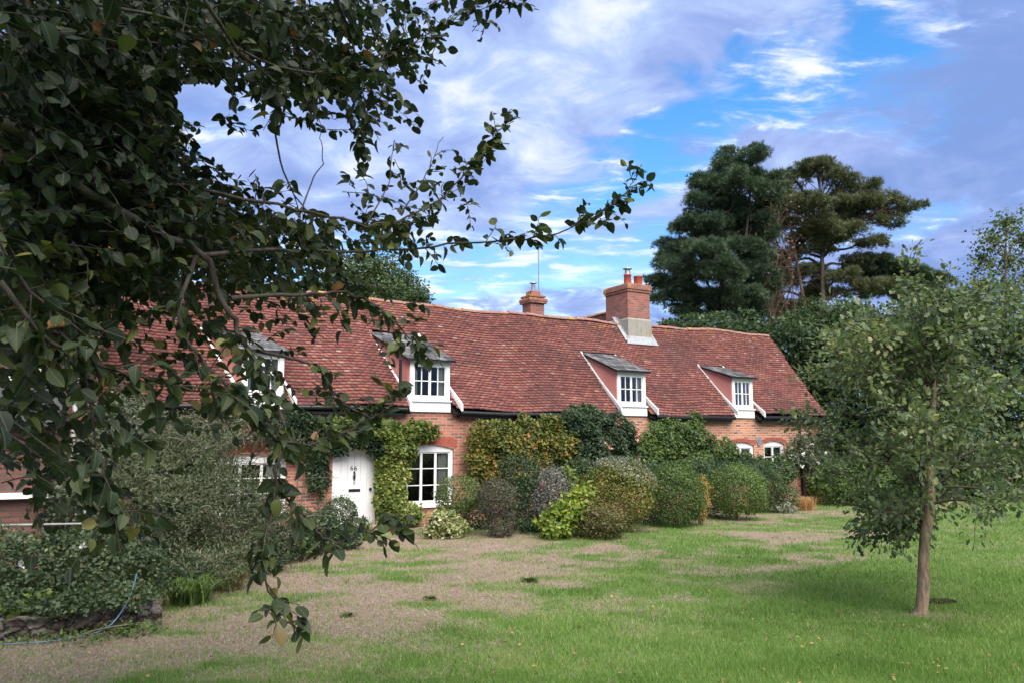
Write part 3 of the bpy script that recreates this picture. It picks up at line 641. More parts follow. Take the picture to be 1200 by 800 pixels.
for q in range(5):
    ya_ = 1.80+q*.14; z_ = roofz(ya_)
    for xa, s_ in ((cx0-.034, -1), (cx1+.034, 1)):
        box(bm, (min(xa, xa+s_*.012), ya_, z_-.05), (max(xa, xa+s_*.012), ya_+.139, z_+.19)); hexa(bm, [(xa, ya_, z_+.035), (xa+s_*.16, ya_, z_+.035), (xa+s_*.16, ya_+.139, roofz(ya_+.139)+.035), (xa, ya_+.139, roofz(ya_+.139)+.035), (xa, ya_, z_+.05), (xa+s_*.16, ya_, z_+.045), (xa+s_*.16, ya_+.139, roofz(ya_+.139)+.045), (xa, ya_+.139, roofz(ya_+.139)+.05)])
bm_obj('lead_flashing', bm, M['lead'], cb)

# rear wing with its own ridge, small chimney and aerial pole
rx, rz = 11.7, 6.72
rt = None
bm = bmesh.new(); hw = 2.2
ext2 = [(rx-hw, 3.0), (rx, rz-.1), (rx+hw, 3.0), (rx+hw, -.1), (rx-hw, -.1)]
f1 = [bm.verts.new((p[0], 5.0, p[1])) for p in ext2]; f2 = [bm.verts.new((p[0], 11.2, p[1])) for p in ext2]
bm.faces.new(f1); bm.faces.new(f2[::-1])
for i in range(5): bm.faces.new([f1[i], f1[(i+1) % 5], f2[(i+1) % 5], f2[i]])
bm_obj('rear_wing', bm, M['brick_r'], house)
def wing_tiles(name, xr, zr, hw, ze, y0, y1, side, parent, seed, mat=None):
    rg = np.random.default_rng(seed); slope = math.hypot(hw, zr-ze); ux = hw/slope; uz = (zr-ze)/slope; VV = []; RR = []
    for j in range(int(slope/.1)):
        v = j*.1; ycol = np.arange(y0+(.08 if j % 2 else 0), y1-.1, .165); k = len(ycol); v1 = min(v+.23, slope); lift = .02+np.abs(rg.normal(0, .006, k))
        def P(y, vv, nn): return np.stack([np.full(k, xr+side*(hw-ux*vv))+side*uz*nn, y, np.full(k, ze+uz*vv)+ux*nn], -1)
        a, b = ycol+.003, ycol+.162; z_ = np.full(k, 0.)
        VV.append(np.stack([P(a, v, lift-.012), P(b, v, lift-.012), P(b, v1, z_), P(a, v1, z_), P(a, v, lift), P(b, v, lift), P(b, v1, z_+.01), P(a, v1, z_+.01)], 1)); RR.append(np.clip(.5+rg.normal(0, .22, k), 0, 1))
    V = np.concatenate(VV); k = len(V); FT = np.array([(4,7,6,5),(0,4,5,1),(1,5,6,2),(3,7,4,0)])
    return np_mesh(name, V.reshape(-1, 3), (FT[None]+(np.arange(k)*8)[:, None, None]).reshape(-1, 4), mat or M['tile'], parent, r=np.repeat(np.concatenate(RR), 8))
for s_ in (-1, 1): wing_tiles('rear_wing_roof', rx, rz, hw+.2, 2.85, 4.9, 11.4, s_, house, 9+s_)
ridge_run('ridge_tiles', (rx, 4.9, rz+.01), (rx, 11.4, rz+.01), house, hf=None)
bm = bmesh.new(); sxc, syc = 9.0, 6.0
bx_ = lambda x0, x1, y0, y1, z0, z1: box(bm, (x0, y0, z0), (x1, y1, z1))
bx_(sxc-.29, sxc+.29, syc-.29, syc+.29, 4.0, 6.95); base_ch = bm_obj('chimney', bm, M['brick_ch'], house)
bm = bmesh.new(); bx_(sxc-.37, sxc+.37, syc-.37, syc+.37, 6.95, 7.02); bx_(sxc-.385, sxc+.385, syc-.385, syc+.385, 7.02, 7.13); bx_(sxc-.34, sxc+.34, syc-.34, syc+.34, 7.17, 7.24); bx_(sxc-.2, sxc+.2, syc-.2, syc+.2, 7.24, 7.42); bevel(bm, .01); bm_obj('chimney_cap', bm, M['brick_cap'], base_ch)
bm = bmesh.new(); lathe(bm, sxc, syc, [(.075, 7.4), (.075, 7.68), (.06, 7.68)]); lathe(bm, sxc, syc, [(.14, 7.73), (.13, 7.75), (.02, 7.77)]); box(bm, (sxc-.01, syc-.06, 7.6), (sxc+.01, syc+.06, 7.74)); bm_obj('chimney_cowl', bm, M['alu'], base_ch)
# low rear roof under the small chimney
bm = bmesh.new(); box(bm, (6.0, 4.72, -.1), (rx-hw-.01, 8.5, 4.2)); bm_obj('rear_lean_to', bm, M['brick_r'], house)
tb = Tubes(8); tb.add([(9.45, 6.35, 4.1), (9.45, 6.35, 9.1)], .022); tb.add([(9.33, 6.1, 7.35), (9.5, 6.4, 7.35)], .02); tb.build('aerial_pole', M['alu'], house)

# ------------------------------------------------------------------ brick house on the left
LH = [HL(-5.02, -2.6, 0)]
nb = empty('brick_gabled_house', tuple(LH[0]), ANG, label='shaded red brick house with tiled roof at the left edge, half hidden by leaves', cat='house')
M['brick_old_shaded'] = brickmat('old_shaded_brick', (.095, .026, .023), (.14, .042, .034), (.10, .085, .075), msize=.010)  # old brick, further darkened in colour for the canopy shade over it
# local: origin at its front right corner, x to the left is negative
wz = archhole(-1.35, -.62, 2.3, 3.3, .08); w2 = archhole(-3.6, -2.2, 2.3, 3.3, .08)
prism('front_wall', [(-7, -.1), (0, -.1), (0, 4.35), (-.5, 4.6), (-7, 4.6)], [wz, w2], 0, .3, M['brick_old_shaded'], nb)
bm = bmesh.new(); box(bm, (-.30, .304, -.1), (-.002, 2.5, 4.3)); bm_obj('side_wall', bm, M['brick_old_shaded'], nb)
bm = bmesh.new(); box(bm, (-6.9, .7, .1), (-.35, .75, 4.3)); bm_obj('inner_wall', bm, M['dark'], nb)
def roof2(y): return 4.35+(y+.2)*1.0
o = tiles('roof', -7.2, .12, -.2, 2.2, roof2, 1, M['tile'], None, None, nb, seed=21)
bm = bmesh.new(); hexa(bm, [(-7.1, -.2, 4.29), (.08, -.2, 4.29), (.08, 2.2, 6.68), (-7.1, 2.2, 6.68), (-7.1, -.2, 4.33), (.08, -.2, 4.33), (.08, 2.2, 6.72), (-7.1, 2.2, 6.72)]); hexa(bm, [(-7.1, 4.6, 4.29), (.08, 4.6, 4.29), (.08, 2.2, 6.68), (-7.1, 2.2, 6.68), (-7.1, 4.6, 4.33), (.08, 4.6, 4.33), (.08, 2.2, 6.72), (-7.1, 2.2, 6.72)]); bm_obj('roof_lining', bm, M['tile'], nb)
window(-1.35, -.62, 2.3, 3.3, 2, 3, .08, nb, curtains=(False, True)); window(-3.6, -2.2, 2.3, 3.3, 3, 3, .08, nb, curtains=(False, True))
tb = Tubes(8); tb.add([(-.33, -.05, 4.3), (-.33, -.05, .0)], .04); tb.build('downpipe', M['white_old'], nb)
# single-storey bay in front
bay = prism('front_bay', [(-5, -.1), (-.62, -.1), (-.62, 2.28), (-5, 2.28)], [[(-2.3, 1.33), (-1.35, 1.33), (-1.35, 2.1), (-2.3, 2.1)]], -1.9, -1.6, M['brick_old_shaded'], nb)
bm = bmesh.new(); box(bm, (-.92, -1.597, -.1), (-.623, -.004, 2.27)); bm_obj('bay_side', bm, M['brick_old_shaded'], bay)
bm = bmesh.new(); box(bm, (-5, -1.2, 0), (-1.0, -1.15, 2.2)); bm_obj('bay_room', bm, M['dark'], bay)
bm = bmesh.new(); hexa(bm, [(-5, -2.1, 2.25), (-.5, -2.1, 2.25), (-.5, -.01, 2.95), (-5, -.01, 2.95), (-5, -2.1, 2.31), (-.5, -2.1, 2.31), (-.5, -.01, 3.01), (-5, -.01, 3.01)]); bm_obj('bay_roof', bm, M['slate'], bay)
bm = bmesh.new(); box(bm, (-5, -2.02, 1.22), (-.58, -1.85, 1.30)); box(bm, (-2.32, -1.93, 1.30), (-2.24, -1.8, 2.1)); box(bm, (-1.85, -1.93, 1.30), (-1.80, -1.8, 2.1)); box(bm, (-1.42, -1.93, 1.30), (-1.34, -1.8, 2.1)); box(bm, (-2.24, -1.92, 2.03), (-1.42, -1.81, 2.1)); bm_obj('bay_window_frame', bm, M['white'], bay)

# white rail fence
rf = empty('rail_fence', tuple(G(50, 700)*np.array([1, 1, 0])), 0, label='weathered white timber rail fence above the left hedge', cat='fence')
p1 = at(-160, 618, 10.4); p2 = at(101, 613, 10.6); o_ = np.array(rf.location)
tb = Tubes(6); tb.add([p1-o_, p2-o_], .016); tb.build('rail', M['rail_grey'], rf)
for u in (-150, -30, 101):
    t = (u+160)/261; p = p1*(1-t)+p2*t-o_; bm = bmesh.new(); box(bm, (p[0]-.03, p[1]-.03, 0), (p[0]+.03, p[1]+.03, p[2]+(.02 if u < 100 else .20))); bevel(bm, .006); bm_obj('post', bm, M['rail_grey'], rf)

# ------------------------------------------------------------------ foliage generators
def blob_pts(blobs, n_, shell=.45, rough=.16, rg=rng, fs=2.0):
    B = np.array(blobs, float); w = B[:, 3]*B[:, 5]+B[:, 3]*B[:, 4]; idx = rg.choice(len(B), n_, p=w/w.sum()); b = B[idx]
    d = unit(rg.normal(size=(n_, 3))); sc = 1+rough*2*(fbm(d[:, 0]*fs+d[:, 2]*1.7*fs+idx*3.1, d[:, 1]*fs-d[:, 2]*1.3*fs, 61, 3)-.5)*2
    rad = (1-shell*rg.random(n_)**1.6)*sc
    P = b[:, :3]+d*b[:, 3:6]*rad[:, None]; nrm = unit(d/b[:, 3:6])
    keep = P[:, 2] > .02
    # drop leaves well inside some other blob
    for k in range(len(B)):
        q = np.linalg.norm((P-B[k, :3])/B[k, 3:6], axis=1); keep &= ~((q < .62-.0*shell) & (idx != k))
    return P[keep], nrm[keep]
def leaves(name, P, nrm, size, mat, parent, tmpl=L_DIAMOND, up=.35, jit=.8, var=.35, rfreq=1.5, rvar=.3, droop=0, rbias=0, smooth=False):
    k = len(P); Nn = unit(nrm*.7+np.array([0, 0, up])+rng.normal(size=(k, 3))*jit*.6)
    T = unit(np.cross(Nn, rng.normal(size=(k, 3))))+nrm*.5+np.array([0, 0, -droop]); S = size*(1+var*rng.uniform(-1, 1, k))
    r = np.clip(.45+rbias+rvar*rng.normal(size=k)+.9*(fbm(P[:, 0]*rfreq+P[:, 2]*rfreq*.7, P[:, 1]*rfreq+P[:, 2]*rfreq, 71, 3)-.5), 0, 1)
    return scatter(name, tmpl, P, T, Nn, S, r, mat, parent, smooth)
def shrub(name, label, cat, blobs, n_, size, mat, group=None, shell=.45, rough=.16, tmpl=L_DIAMOND, stems=6, up=.35, stemmat='bark', rfreq=1.5, rvar=.22, droop=0, base=None, jit=.8, rbias=0, part='foliage', stray=.15):
    B = np.array(blobs, float); c = B[:, :3].mean(0) if base is None else np.array(base)
    o = empty(name, (c[0], c[1], 0), 0, label=label, cat=cat, group=group); off = np.array([c[0], c[1], 0])
    B2 = B.copy(); B2[:, :3] -= off
    P, nr = blob_pts(B2, n_, shell, rough+.03)
    st = rng.random(len(P)) < stray; P = P+nr*np.where(st, rng.random(len(P))**2*.16, 0)[:, None]+np.where(st, rng.random(len(P))*.04, 0)[:, None]*np.array([0, 0, 1.]); P = P[P[:, 2] > .01] if 0 else P; P[:, 2] = np.maximum(P[:, 2], .01); leaves(part, P, nr, size, M[mat], o, tmpl, up=up, rfreq=rfreq, rvar=rvar, droop=droop, jit=jit, rbias=rbias)
    tb = Tubes(5); R_ = B2[:, 3].max()
    for k in range(stems):
        b = B2[k % len(B2)]; e = b[:3]+unit(rng.normal(size=3))*b[3:6]*.7; s = np.array([rng.normal()*.06+b[0]*.3, rng.normal()*.06+b[1]*.3, 0]); mid = (s+e)/2+rng.normal(size=3)*.05
        e[2] = max(e[2], .1); tb.add(spline([s, mid, e], 4), np.linspace(.018, .006, 9))
    tb.build('stems', M[stemmat], o)
    return o
def B(u, v, Y, ru, rv=None, rd=None):          # blob centred where the photo shows it, at its own distance; radii in photo px
    p = at(u, v, Y); s = Y/F; rv = rv or ru; return (*p, ru*s, (rd or ru)*s, rv*s)

M['lf_rose'] = leafmat('rose_leaf', greens((.022, .045, .020), (.045, .066, .040), (.085, .125, .06), (.17, .19, .09), (.28, .24, .12)))
M['lf_grey'] = leafmat('greygreen_leaf', greens((.045, .06, .035), (.085, .11, .065), (.14, .165, .10), (.19, .22, .11), (.26, .22, .15)), trans=.2)
M['lf_feather'] = leafmat('feathery_leaf', greens((.045, .06, .032), (.09, .115, .06), (.15, .175, .095), (.20, .18, .11), (.25, .19, .14)), trans=.25)
M['lf_ivy'] = leafmat('variegated_ivy', greens((.035, .065, .015), (.085, .13, .03), (.20, .24, .05), (.38, .38, .10), (.45, .42, .18)))
M['lf_yel'] = leafmat('yellowing_leaf', greens((.04, .07, .015), (.12, .14, .03), (.25, .22, .05), (.36, .24, .05), (.42, .16, .06)))
M['lf_dark'] = leafmat('dark_leaf', greens((.012, .028, .014), (.028, .055, .026), (.055, .09, .038), (.10, .14, .06)))
M['lf_box'] = leafmat('box_leaf', greens((.028, .052, .015), (.075, .115, .030), (.15, .19, .06), (.22, .25, .09)))
M['lf_box2'] = leafmat('mid_green_leaf', greens((.028, .055, .014), (.070, .120, .028), (.135, .195, .050), (.16, .22, .06)))
M['lf_purp'] = leafmat('bronze_leaf', greens((.03, .035, .022), (.075, .066, .05), (.13, .125, .085), (.16, .17, .09)))
M['lf_lime'] = leafmat('lime_leaf', greens((.06, .10, .02), (.14, .21, .03), (.28, .33, .05), (.40, .40, .11)), trans=.3)
M['lf_cream'] = leafmat('cream_edged_leaf', greens((.06, .10, .03), (.22, .25, .09), (.45, .45, .26), (.60, .56, .40), (.62, .45, .38)))
M['lf_silver'] = leafmat('silver_leaf', greens((.07, .08, .055), (.17, .185, .14), (.30, .30, .24), (.38, .37, .30)))
M['lf_gold'] = leafmat('golden_leaf', greens((.10, .09, .02), (.28, .20, .05), (.42, .28, .08), (.40, .20, .08)))
M['lf_brown'] = leafmat('bronze_green_leaf', greens((.05, .05, .02), (.11, .11, .035), (.19, .15, .06), (.24, .13, .06)))
M['lf_lav'] = leafmat('grey_purple_leaf', greens((.07, .07, .06), (.14, .14, .13), (.22, .21, .20), (.26, .27, .20)))
M['lf_oak'] = leafmat('oak_leaf', greens((.05, .066, .038), (.105, .15, .068), (.18, .225, .10), (.28, .31, .13), (.30, .28, .14)), trans=.3)
M['lf_fg'] = leafmat('broad_leaf', [(0, (.008, .016, .009)), (.4, (.017, .031, .014)), (.75, (.048, .066, .022)), (.93, (.17, .19, .06)), (.965, (.16, .13, .04)), (.985, (.07, .03, .02)), (1, (.22, .10, .025))], .5, .18, 1.5, .22)  # greens kept very dark, canopy shade put into the leaf colour
n = N(M['lf_fg'].node_tree); p = [x for x in n.n if x.type == 'BSDF_PRINCIPLED'][0]; src = p.inputs['Base Color'].links[0].from_socket
ax_ = n.math('ABSOLUTE', n.add('ShaderNodeAttribute', attribute_name='m').outputs['Fac']); ay_ = n.add('ShaderNodeAttribute', attribute_name='y').outputs['Fac']
wv = n.math('FRACT', n.math('SUBTRACT', n.math('MULTIPLY', ay_, 8.), n.math('MULTIPLY', ax_, 11.))); vein = n.math('MAXIMUM', n.ss(ax_, .03, .008), n.ss(n.math('ABSOLUTE', n.math('SUBTRACT', wv, .5)), .12, .03, 0., .5))
t = n.add('ShaderNodeTexCoord').outputs['Object']; spot = n.ss(n.noise(t, 60, 4, .6), .64, .70, 0, .7)
c = n.mix(n.math('MULTIPLY', vein, .45), src, (.13, .15, .07)); c = n.mix(spot, c, (.10, .05, .025)); n.put(p.inputs['Base Color'], c)
bmp = n.add('ShaderNodeBump', {'Height': n.math('MULTIPLY', vein, -1.), 'Strength': .5, 'Distance': .002}); n.l.new(bmp.outputs[0], p.inputs['Normal'])
M['lf_pine'] = leafmat('pine_needle', greens((.018, .038, .024), (.045, .080, .044), (.095, .140, .068), (.14, .17, .08)), .6, .12)
M['lf_pine2'] = leafmat('olive_needle', greens((.040, .050, .024), (.09, .105, .048), (.15, .17, .075), (.20, .20, .09)), .6, .12)
M['lf_back'] = leafmat('far_leaf', greens((.022, .045, .018), (.050, .085, .032), (.09, .135, .05), (.14, .17, .07)))
M['lf_copper'] = leafmat('copper_leaf', greens((.05, .05, .02), (.12, .10, .04), (.22, .13, .07), (.26, .10, .06)))
M['lf_straw'] = leafmat('straw_blade', greens((.22, .11, .04), (.42, .24, .10), (.55, .36, .18)), .8, .2)
M['petal_pink'] = plain('pink_petal', (.75, .35, .30), .7, .2, .2); M['petal_red'] = plain('red_petal', (.62, .08, .10), .7, .2, .2); M['petal_white'] = plain('white_petal', (.75, .72, .68), .7, .2, .1)
def flower(p, size, mat, o):
    k = 16; P = p+rng.normal(size=(k, 3))*size*.22; scatter('flower', L_OVAL, P, rng.normal(size=(k, 3)), rng.normal(size=(k, 3)), size*.8, rng.random(k), M[mat], o)
def blooms(o, pts, size, mat, name='flowers'):
    off = np.array(o.location)
    for p in pts:
        flower(np.array(p)-off, size, mat, o)

# ------------------------------------------------------------------ climbers on the cottage wall (cottage-local boxes of leaves)
def climber(name, label, areas, n_, size, mat, cat='climber', thick=.35, group=None, tmpl=L_OVAL, **k):
    """areas: (x, z, rx, rz, depth) ellipses on the wall face; the mass bulges out from it"""
    bl = [(*HL(x, -dd*.45, z), max(rx_, .1), dd, rz_) for x, z, rx_, rz_, dd in areas]
    B_ = np.array(bl); c = B_[:, :3].mean(0); o = empty(name, (c[0], c[1], 0), ANG, label=label, cat=cat, group=group); Pl = []
    A_ = np.array(areas, float); w = A_[:, 2]*A_[:, 3]; idx = rng.choice(len(A_), n_, p=w/w.sum()); a = A_[idx]
    q = np.sqrt(rng.random(n_)); t = rng.uniform(0, 6.283, n_); ed = 1+.9*(fbm(np.cos(t)*3+idx*5, np.sin(t)*3, 81)-.5)
    lx = a[:, 0]+a[:, 2]*q*ed*np.cos(t); lz = a[:, 1]+a[:, 3]*q*ed*np.sin(t); bul = a[:, 4]*np.sqrt(np.clip(1-q*q*.8, 0, 1))*(.55+.9*fbm(lx*2.2, lz*2.2, 83, 3)); dep = bul*(1-.5*rng.random(n_)**2)
    keep = (lz > .03); lx, lz, dep, q, t = lx[keep], lz[keep], dep[keep], q[keep], t[keep]
    l0 = np.array([hca*(c[0]-O[0])+hsa*(c[1]-O[1]), -hsa*(c[0]-O[0])+hca*(c[1]-O[1]), 0])
    P = np.stack([lx, -.03-dep, lz], 1)-l0; nr = unit(np.stack([q*np.cos(t)*.8, -np.ones(len(q)), q*np.sin(t)*.8+.3], 1))
    leaves('foliage', P, nr, size, M[mat], o, tmpl, **k)
    tb = Tubes(5)
    for kk in range(8):
        a = areas[kk % len(areas)]; x = a[0]+rng.uniform(-.6, .6)*a[2]
        if any(lo_-.12 < x < hi_+.12 for lo_, hi_ in [(w_['x0'], w_['x1']) for w_ in OPEN+[DOOR]]): continue
        s = np.array([x+rng.uniform(-.2, .2), -.08, 0]); e = np.array([x, -.05, max(.3, a[1]+.5*a[3])]); tb.add(spline([s-l0, (s+e)/2+np.array([rng.uniform(-.15, .15), -.03, 0])-l0, e-l0], 5), .014)
    if not tb.V: tb.add([np.array([areas[0][0]+.5, -.05, 0])-l0, np.array([areas[0][0]+.5, -.05, 1])-l0], .014) if 0 else None
    for V_ in tb.V:
        t1 = Tubes(5); t1.V = [V_]; i_ = np.arange(len(V_)//5-1)[:, None]*5; j_ = np.arange(5)[None]; j2_ = (j_+1) % 5; t1.F = [np.stack([i_+j_, i_+j2_, i_+5+j2_, i_+5+j_], -1).reshape(-1, 4)]; t1.build('stem', M['bark'], o)
    return o
climber('ivy', 'yellow and green variegated ivy climbing beside the white front door', [(1.4, 2.0, .58, .5, .40), (1.34, 1.35, .46, .7, .34), (1.32, .6, .44, .6, .42), (2.0, 2.28, .5, .25, .28), (.95, 2.25, .6, .32, .4), (1.62, .25, .5, .3, .5), (.1, 2.35, .5, .25, .35)], 11000, .085, 'lf_ivy', 'ivy', rvar=.2, rbias=.08, rfreq=1.1)
climber('dark_climber', 'dark green climber arching over the top of the white door', [(.35, 2.2, .55, .28, .35), (-.35, 2.1, .45, .35, .35), (-.45, 1.5, .28, .7, .25), (-.9, 2.45, .5, .3, .3), (-.02, 1.93, .28, .24, .3), (.95, 1.9, .3, .28, .35), (.45, 2.02, .6, .16, .4)], 6800, .07, 'lf_dark')
climber('wall_climber', 'grey-green climber along the wall left of the door under the gutter', [(-2.2, 2.3, 1.0, .35, .35), (-3.6, 2.2, .9, .5, .4), (-4.5, 2.5, .5, .6, .35), (-1.1, 2.1, .5, .5, .3), (-3.2, 1.3, .5, .9, .3)], 9000, .06, 'lf_grey')
climber('golden_climber', 'yellowing climbing shrub on the wall right of the tall window', [(4.1, 2.1, .9, .5, .6), (5.2, 2.05, .9, .6, .75), (3.7, 1.6, .5, .6, .5), (4.8, 1.4, 1.0, .6, .75), (6.1, 1.8, .8, .75, .7), (4.2, 1.1, .7, .5, .6), (5.9, 2.3, .6, .4, .5)], 17000, .085, 'lf_yel', rfreq=1.3, rbias=-.02)
cl = climber('climbing_rose', 'dark green climbing rose with pale pink blooms up to the gutter', [(6.7, 2.35, .9, .55, .7), (7.7, 2.1, .8, .65, .7), (6.8, 1.6, .8, .7, .9), (7.9, 1.4, .9, .6, .7), (6.9, 2.75, .55, .3, .35), (8.3, 2.0, .4, .5, .45)], 16000, .08, 'lf_dark', 'rose', rbias=.12)
off = np.array(cl.location)
def bloom_local(o, pts, size, mat):
    for (x, z, d) in pts:
        w = HL(x, -d, z)-np.array([o.location.x, o.location.y, 0]); w = np.array([hca*w[0]+hsa*w[1], -hsa*w[0]+hca*w[1], z])
        flower(w, size, mat, o)
bloom_local(cl, [(8.42, 2.35, .55), (8.45, 2.2, .55), (8.46, 2.05, .5), (7.2, 1.95, .75), (7.35, 1.85, .72), (8.0, 1.9, .6), (7.6, 1.45, .7), (6.1, 1.9, .75), (8.4, 1.5, .6)], .085, 'petal_pink')
climber('wisteria', 'feathery mid-green wisteria on the wall between the two right-hand dormers', [(9.7, 2.05, .9, .55, .6), (10.6, 2.0, .9, .5, .7), (9.2, 1.5, .9, .65, .7), (10.8, 1.4, 1.0, .6, .7), (10.95, 2.55, .35, .4, .35), (11.7, 1.6, .8, .5, .6), (9.9, 2.5, .5, .25, .4)], 17000, .085, 'lf_box2', 'wisteria', rbias=-.05, droop=.5, tmpl=L_DIAMOND)
climber('low_climber', 'green wall shrub below the two white arched windows', [(12.4, 1.3, .8, .45, .5), (13.3, 1.15, .8, .4, .6), (14.4, 1.1, .8, .4, .6)], 6500, .07, 'lf_back', 'wall shrub')
wr = climber('rambling_rose', 'loose rose with pale blooms straggling over the right end of the wall', [(15.6, 1.7, .55, .6, .5), (16.2, 1.2, .7, .7, .6), (15.0, 1.5, .35, .4, .4), (16.6, 2.1, .4, .5, .5)], 3800, .085, 'lf_grey', 'rose')
bloom_local(wr, [(15.3, 1.6, .5), (15.7, 1.9, .5), (15.9, 1.3, .6), (15.2, 1.2, .5), (16.2, 1.6, .6)], .08, 'petal_white')

# ------------------------------------------------------------------ border shrubs in front of the cottage, left to right
shrub('round_topiary', 'small clipped dark green bush beside the white front door', 'topiary', [B(398, 602, 15.9, 20, 19)], 5500, .035, 'lf_dark', shell=.25, rough=.05, rbias=.15)
shrub('box_ball', 'clipped yellow-green ball below the right side of the tall window', 'topiary', [B(537, 578, 17.0, 25, 21), B(526, 583, 17.1, 16, 17), B(549, 580, 17.1, 17, 18), B(540, 606, 17.2, 10, 16)], 9000, .036, 'lf_box', shell=.22, rough=.06)
shrub('mushroom_topiary', 'tall clipped bronze-green topiary shaped like a mushroom, beside the yellow-green ball', 'topiary', [B(582, 583, 16.7, 22, 22), B(587, 612, 16.7, 16, 22)], 9000, .034, 'lf_purp', shell=.22, rough=.06)
shrub('variegated_bush', 'low cream and yellow leaved bush on the ground under the tall window', 'bush', [B(520, 615, 16.6, 18, 17), B(534, 620, 16.6, 12, 11), B(508, 624, 16.5, 10, 8)], 2600, .075, 'lf_cream', tmpl=L_OVAL)
sh = shrub('dark_rose_bush', 'dark blue-green rose bush with one red flower behind the topiary', 'bush', [B(610, 560, 18.3, 28, 30), B(628, 585, 17.8, 24, 32), B(612, 610, 17.6, 24, 22), B(560, 600, 18.2, 22, 26)], 8000, .06, 'lf_dark', rbias=.05)
blooms(sh, [at(636, 568, 16.9)], .07, 'petal_red')
shrub('grey_bush', 'dome of grey purple twiggy foliage above the lime green bush', 'bush', [B(650, 573, 17.1, 21, 26), B(640, 588, 17.1, 15, 20)], 7000, .045, 'lf_lav', shell=.35, rough=.08)
shrub('lime_bush', 'bright lime green broad-leaved bush in the middle of the border', 'bush', [B(668, 600, 16.6, 18, 14), B(652, 614, 16.4, 18, 18), B(682, 580, 16.9, 14, 11), B(664, 560, 17.2, 9, 10)], 2300, .09, 'lf_lime', tmpl=L_OVAL, rough=.25, stray=.25)
shrub('bronze_bush', 'low bronze-brown bush at the foot of the silver-edged dome', 'bush', [B(704, 612, 16.5, 28, 20), B(690, 600, 16.7, 16, 16)], 6500, .05, 'lf_brown', rbias=-.05)
sh = shrub('variegated_dome', 'large rounded shrub with golden leaves and a silvery top', 'bush', [B(727, 578, 17.7, 40, 36), B(700, 575, 17.9, 20, 26)], 12000, .05, 'lf_yel', shell=.25, rough=.06, rbias=-.02, rfreq=2)
b0 = B(722, 571, 17.9, 44, 36); P, nr = blob_pts([b0], 7000, .12, .08); kk = (nr[:, 2]*.8+nr[:, 0]*.5 > .42); P = P[kk]-np.array([sh.location.x, sh.location.y, 0]); leaves('silver_growth', P, nr[kk], .05, M['lf_silver'], sh)
shrub('clipped_dome', 'dark green clipped dome with a golden-brown right flank beside it', 'topiary', [B(790, 580, 18.8, 34, 37)], 13000, .042, 'lf_box2', shell=.22, rough=.06, rbias=-.12)
shrub('golden_bush', 'narrow golden-brown shrub squeezed between the two green clipped domes', 'bush', [B(822, 578, 19.1, 9, 22), B(818, 596, 19.1, 10, 12)], 2200, .045, 'lf_gold')
shrub('clipped_dome', 'fresh green flat-topped clipped dome at the right of the border', 'topiary', [B(864, 571, 20.2, 32, 27), B(852, 577, 20.3, 20, 24), B(880, 578, 20.2, 18, 24)], 13000, .042, 'lf_box2', shell=.22, rough=.06, rbias=.08)
shrub('mixed_shrub', 'loose green shrub between the flat-topped dome and the dry grass tuft', 'bush', [B(903, 570, 22.6, 20, 22), B(922, 582, 22.6, 14, 14), B(890, 585, 22.3, 14, 14)], 4500, .06, 'lf_back')
shrub('edging_plant', 'low silvery plant at the lawn edge left of the dry grass tuft', 'plant', [B(918, 596, 22.3, 13, 7)], 900, .06, 'lf_silver', stems=5)
shrub('laurel_hedge', 'glossy bright green laurel hedge beyond the young tree trunk', 'hedge', [B(985, 568, 25.0, 34, 27), B(1015, 566, 25.2, 32, 28), B(1045, 568, 25.5, 28, 26)], 9000, .10, 'lf_box2', tmpl=L_OVAL, rough=.06)
# small infill growth between the clipped shapes
shrub('border_undergrowth', 'low dark undergrowth between the round domes and the wall', 'bush', [B(760, 595, 19.6, 30, 22), B(835, 585, 21.0, 30, 22), B(690, 560, 18.8, 30, 28), B(775, 560, 20.2, 40, 22), B(830, 555, 21.5, 36, 20), B(880, 552, 22.6, 30, 16)], 11000, .06, 'lf_dark', rbias=.1)
def tuft(name, label, P0, n_, h, spread, mat, cat='plant', w=.012, arch=.5):
    o = empty(name, (P0[0], P0[1], 0), 0, label=label, cat=cat); V = []; r = []; Fc = []; c = 0
    for k in range(n_):
        a = rng.uniform(0, 6.28); l = h*rng.uniform(.6, 1.1); s = spread*rng.random()**.7; b0 = rng.normal(size=2)*spread*.22; d = np.array([math.cos(a), math.sin(a)]); p = np.array([-d[1], d[0]])
        ww = w*rng.uniform(.7, 1.2); rk = rng.random()
        for q in range(5):
            t = q/4; pos = b0+d*s*t**1.3; z = l*(t*(1.25-arch*t*t)); wq = ww*(1-t)**.6
            V += [(*(pos-p*wq), z), (*(pos+p*wq), z)]; r += [rk, rk]
        for q in range(4): i0 = c+q*2; Fc.append((i0, i0+1, i0+3, i0+2))
        c += 10
    np_mesh('blades', np.array(V), np.array(Fc), M[mat], o, r=np.array(r)); return o
tuft('dry_grass_tuft', 'tuft of dry orange-brown ornamental grass at the lawn edge', G(942, 597), 520, .55, .62, 'lf_straw', 'grass tuft', .005, .62)
tuft('door_grass_tuft', 'clump of long green blades beside the doorstep', G(425, 632), 160, .55, .5, 'lf_box2', 'grass tuft', .010)
tuft('strap_leaf_clump', 'clump of arching strap-shaped leaves at the end of the stone wall', G(222, 706), 260, .50, .50, 'lf_box2', 'plant', .012, .75)
tuft('strap_leaf_clump', 'smaller yellow-tinged clump of strap leaves below the big feathery shrub', G(265, 690), 150, .42, .45, 'lf_yel', 'plant', .009, .6)
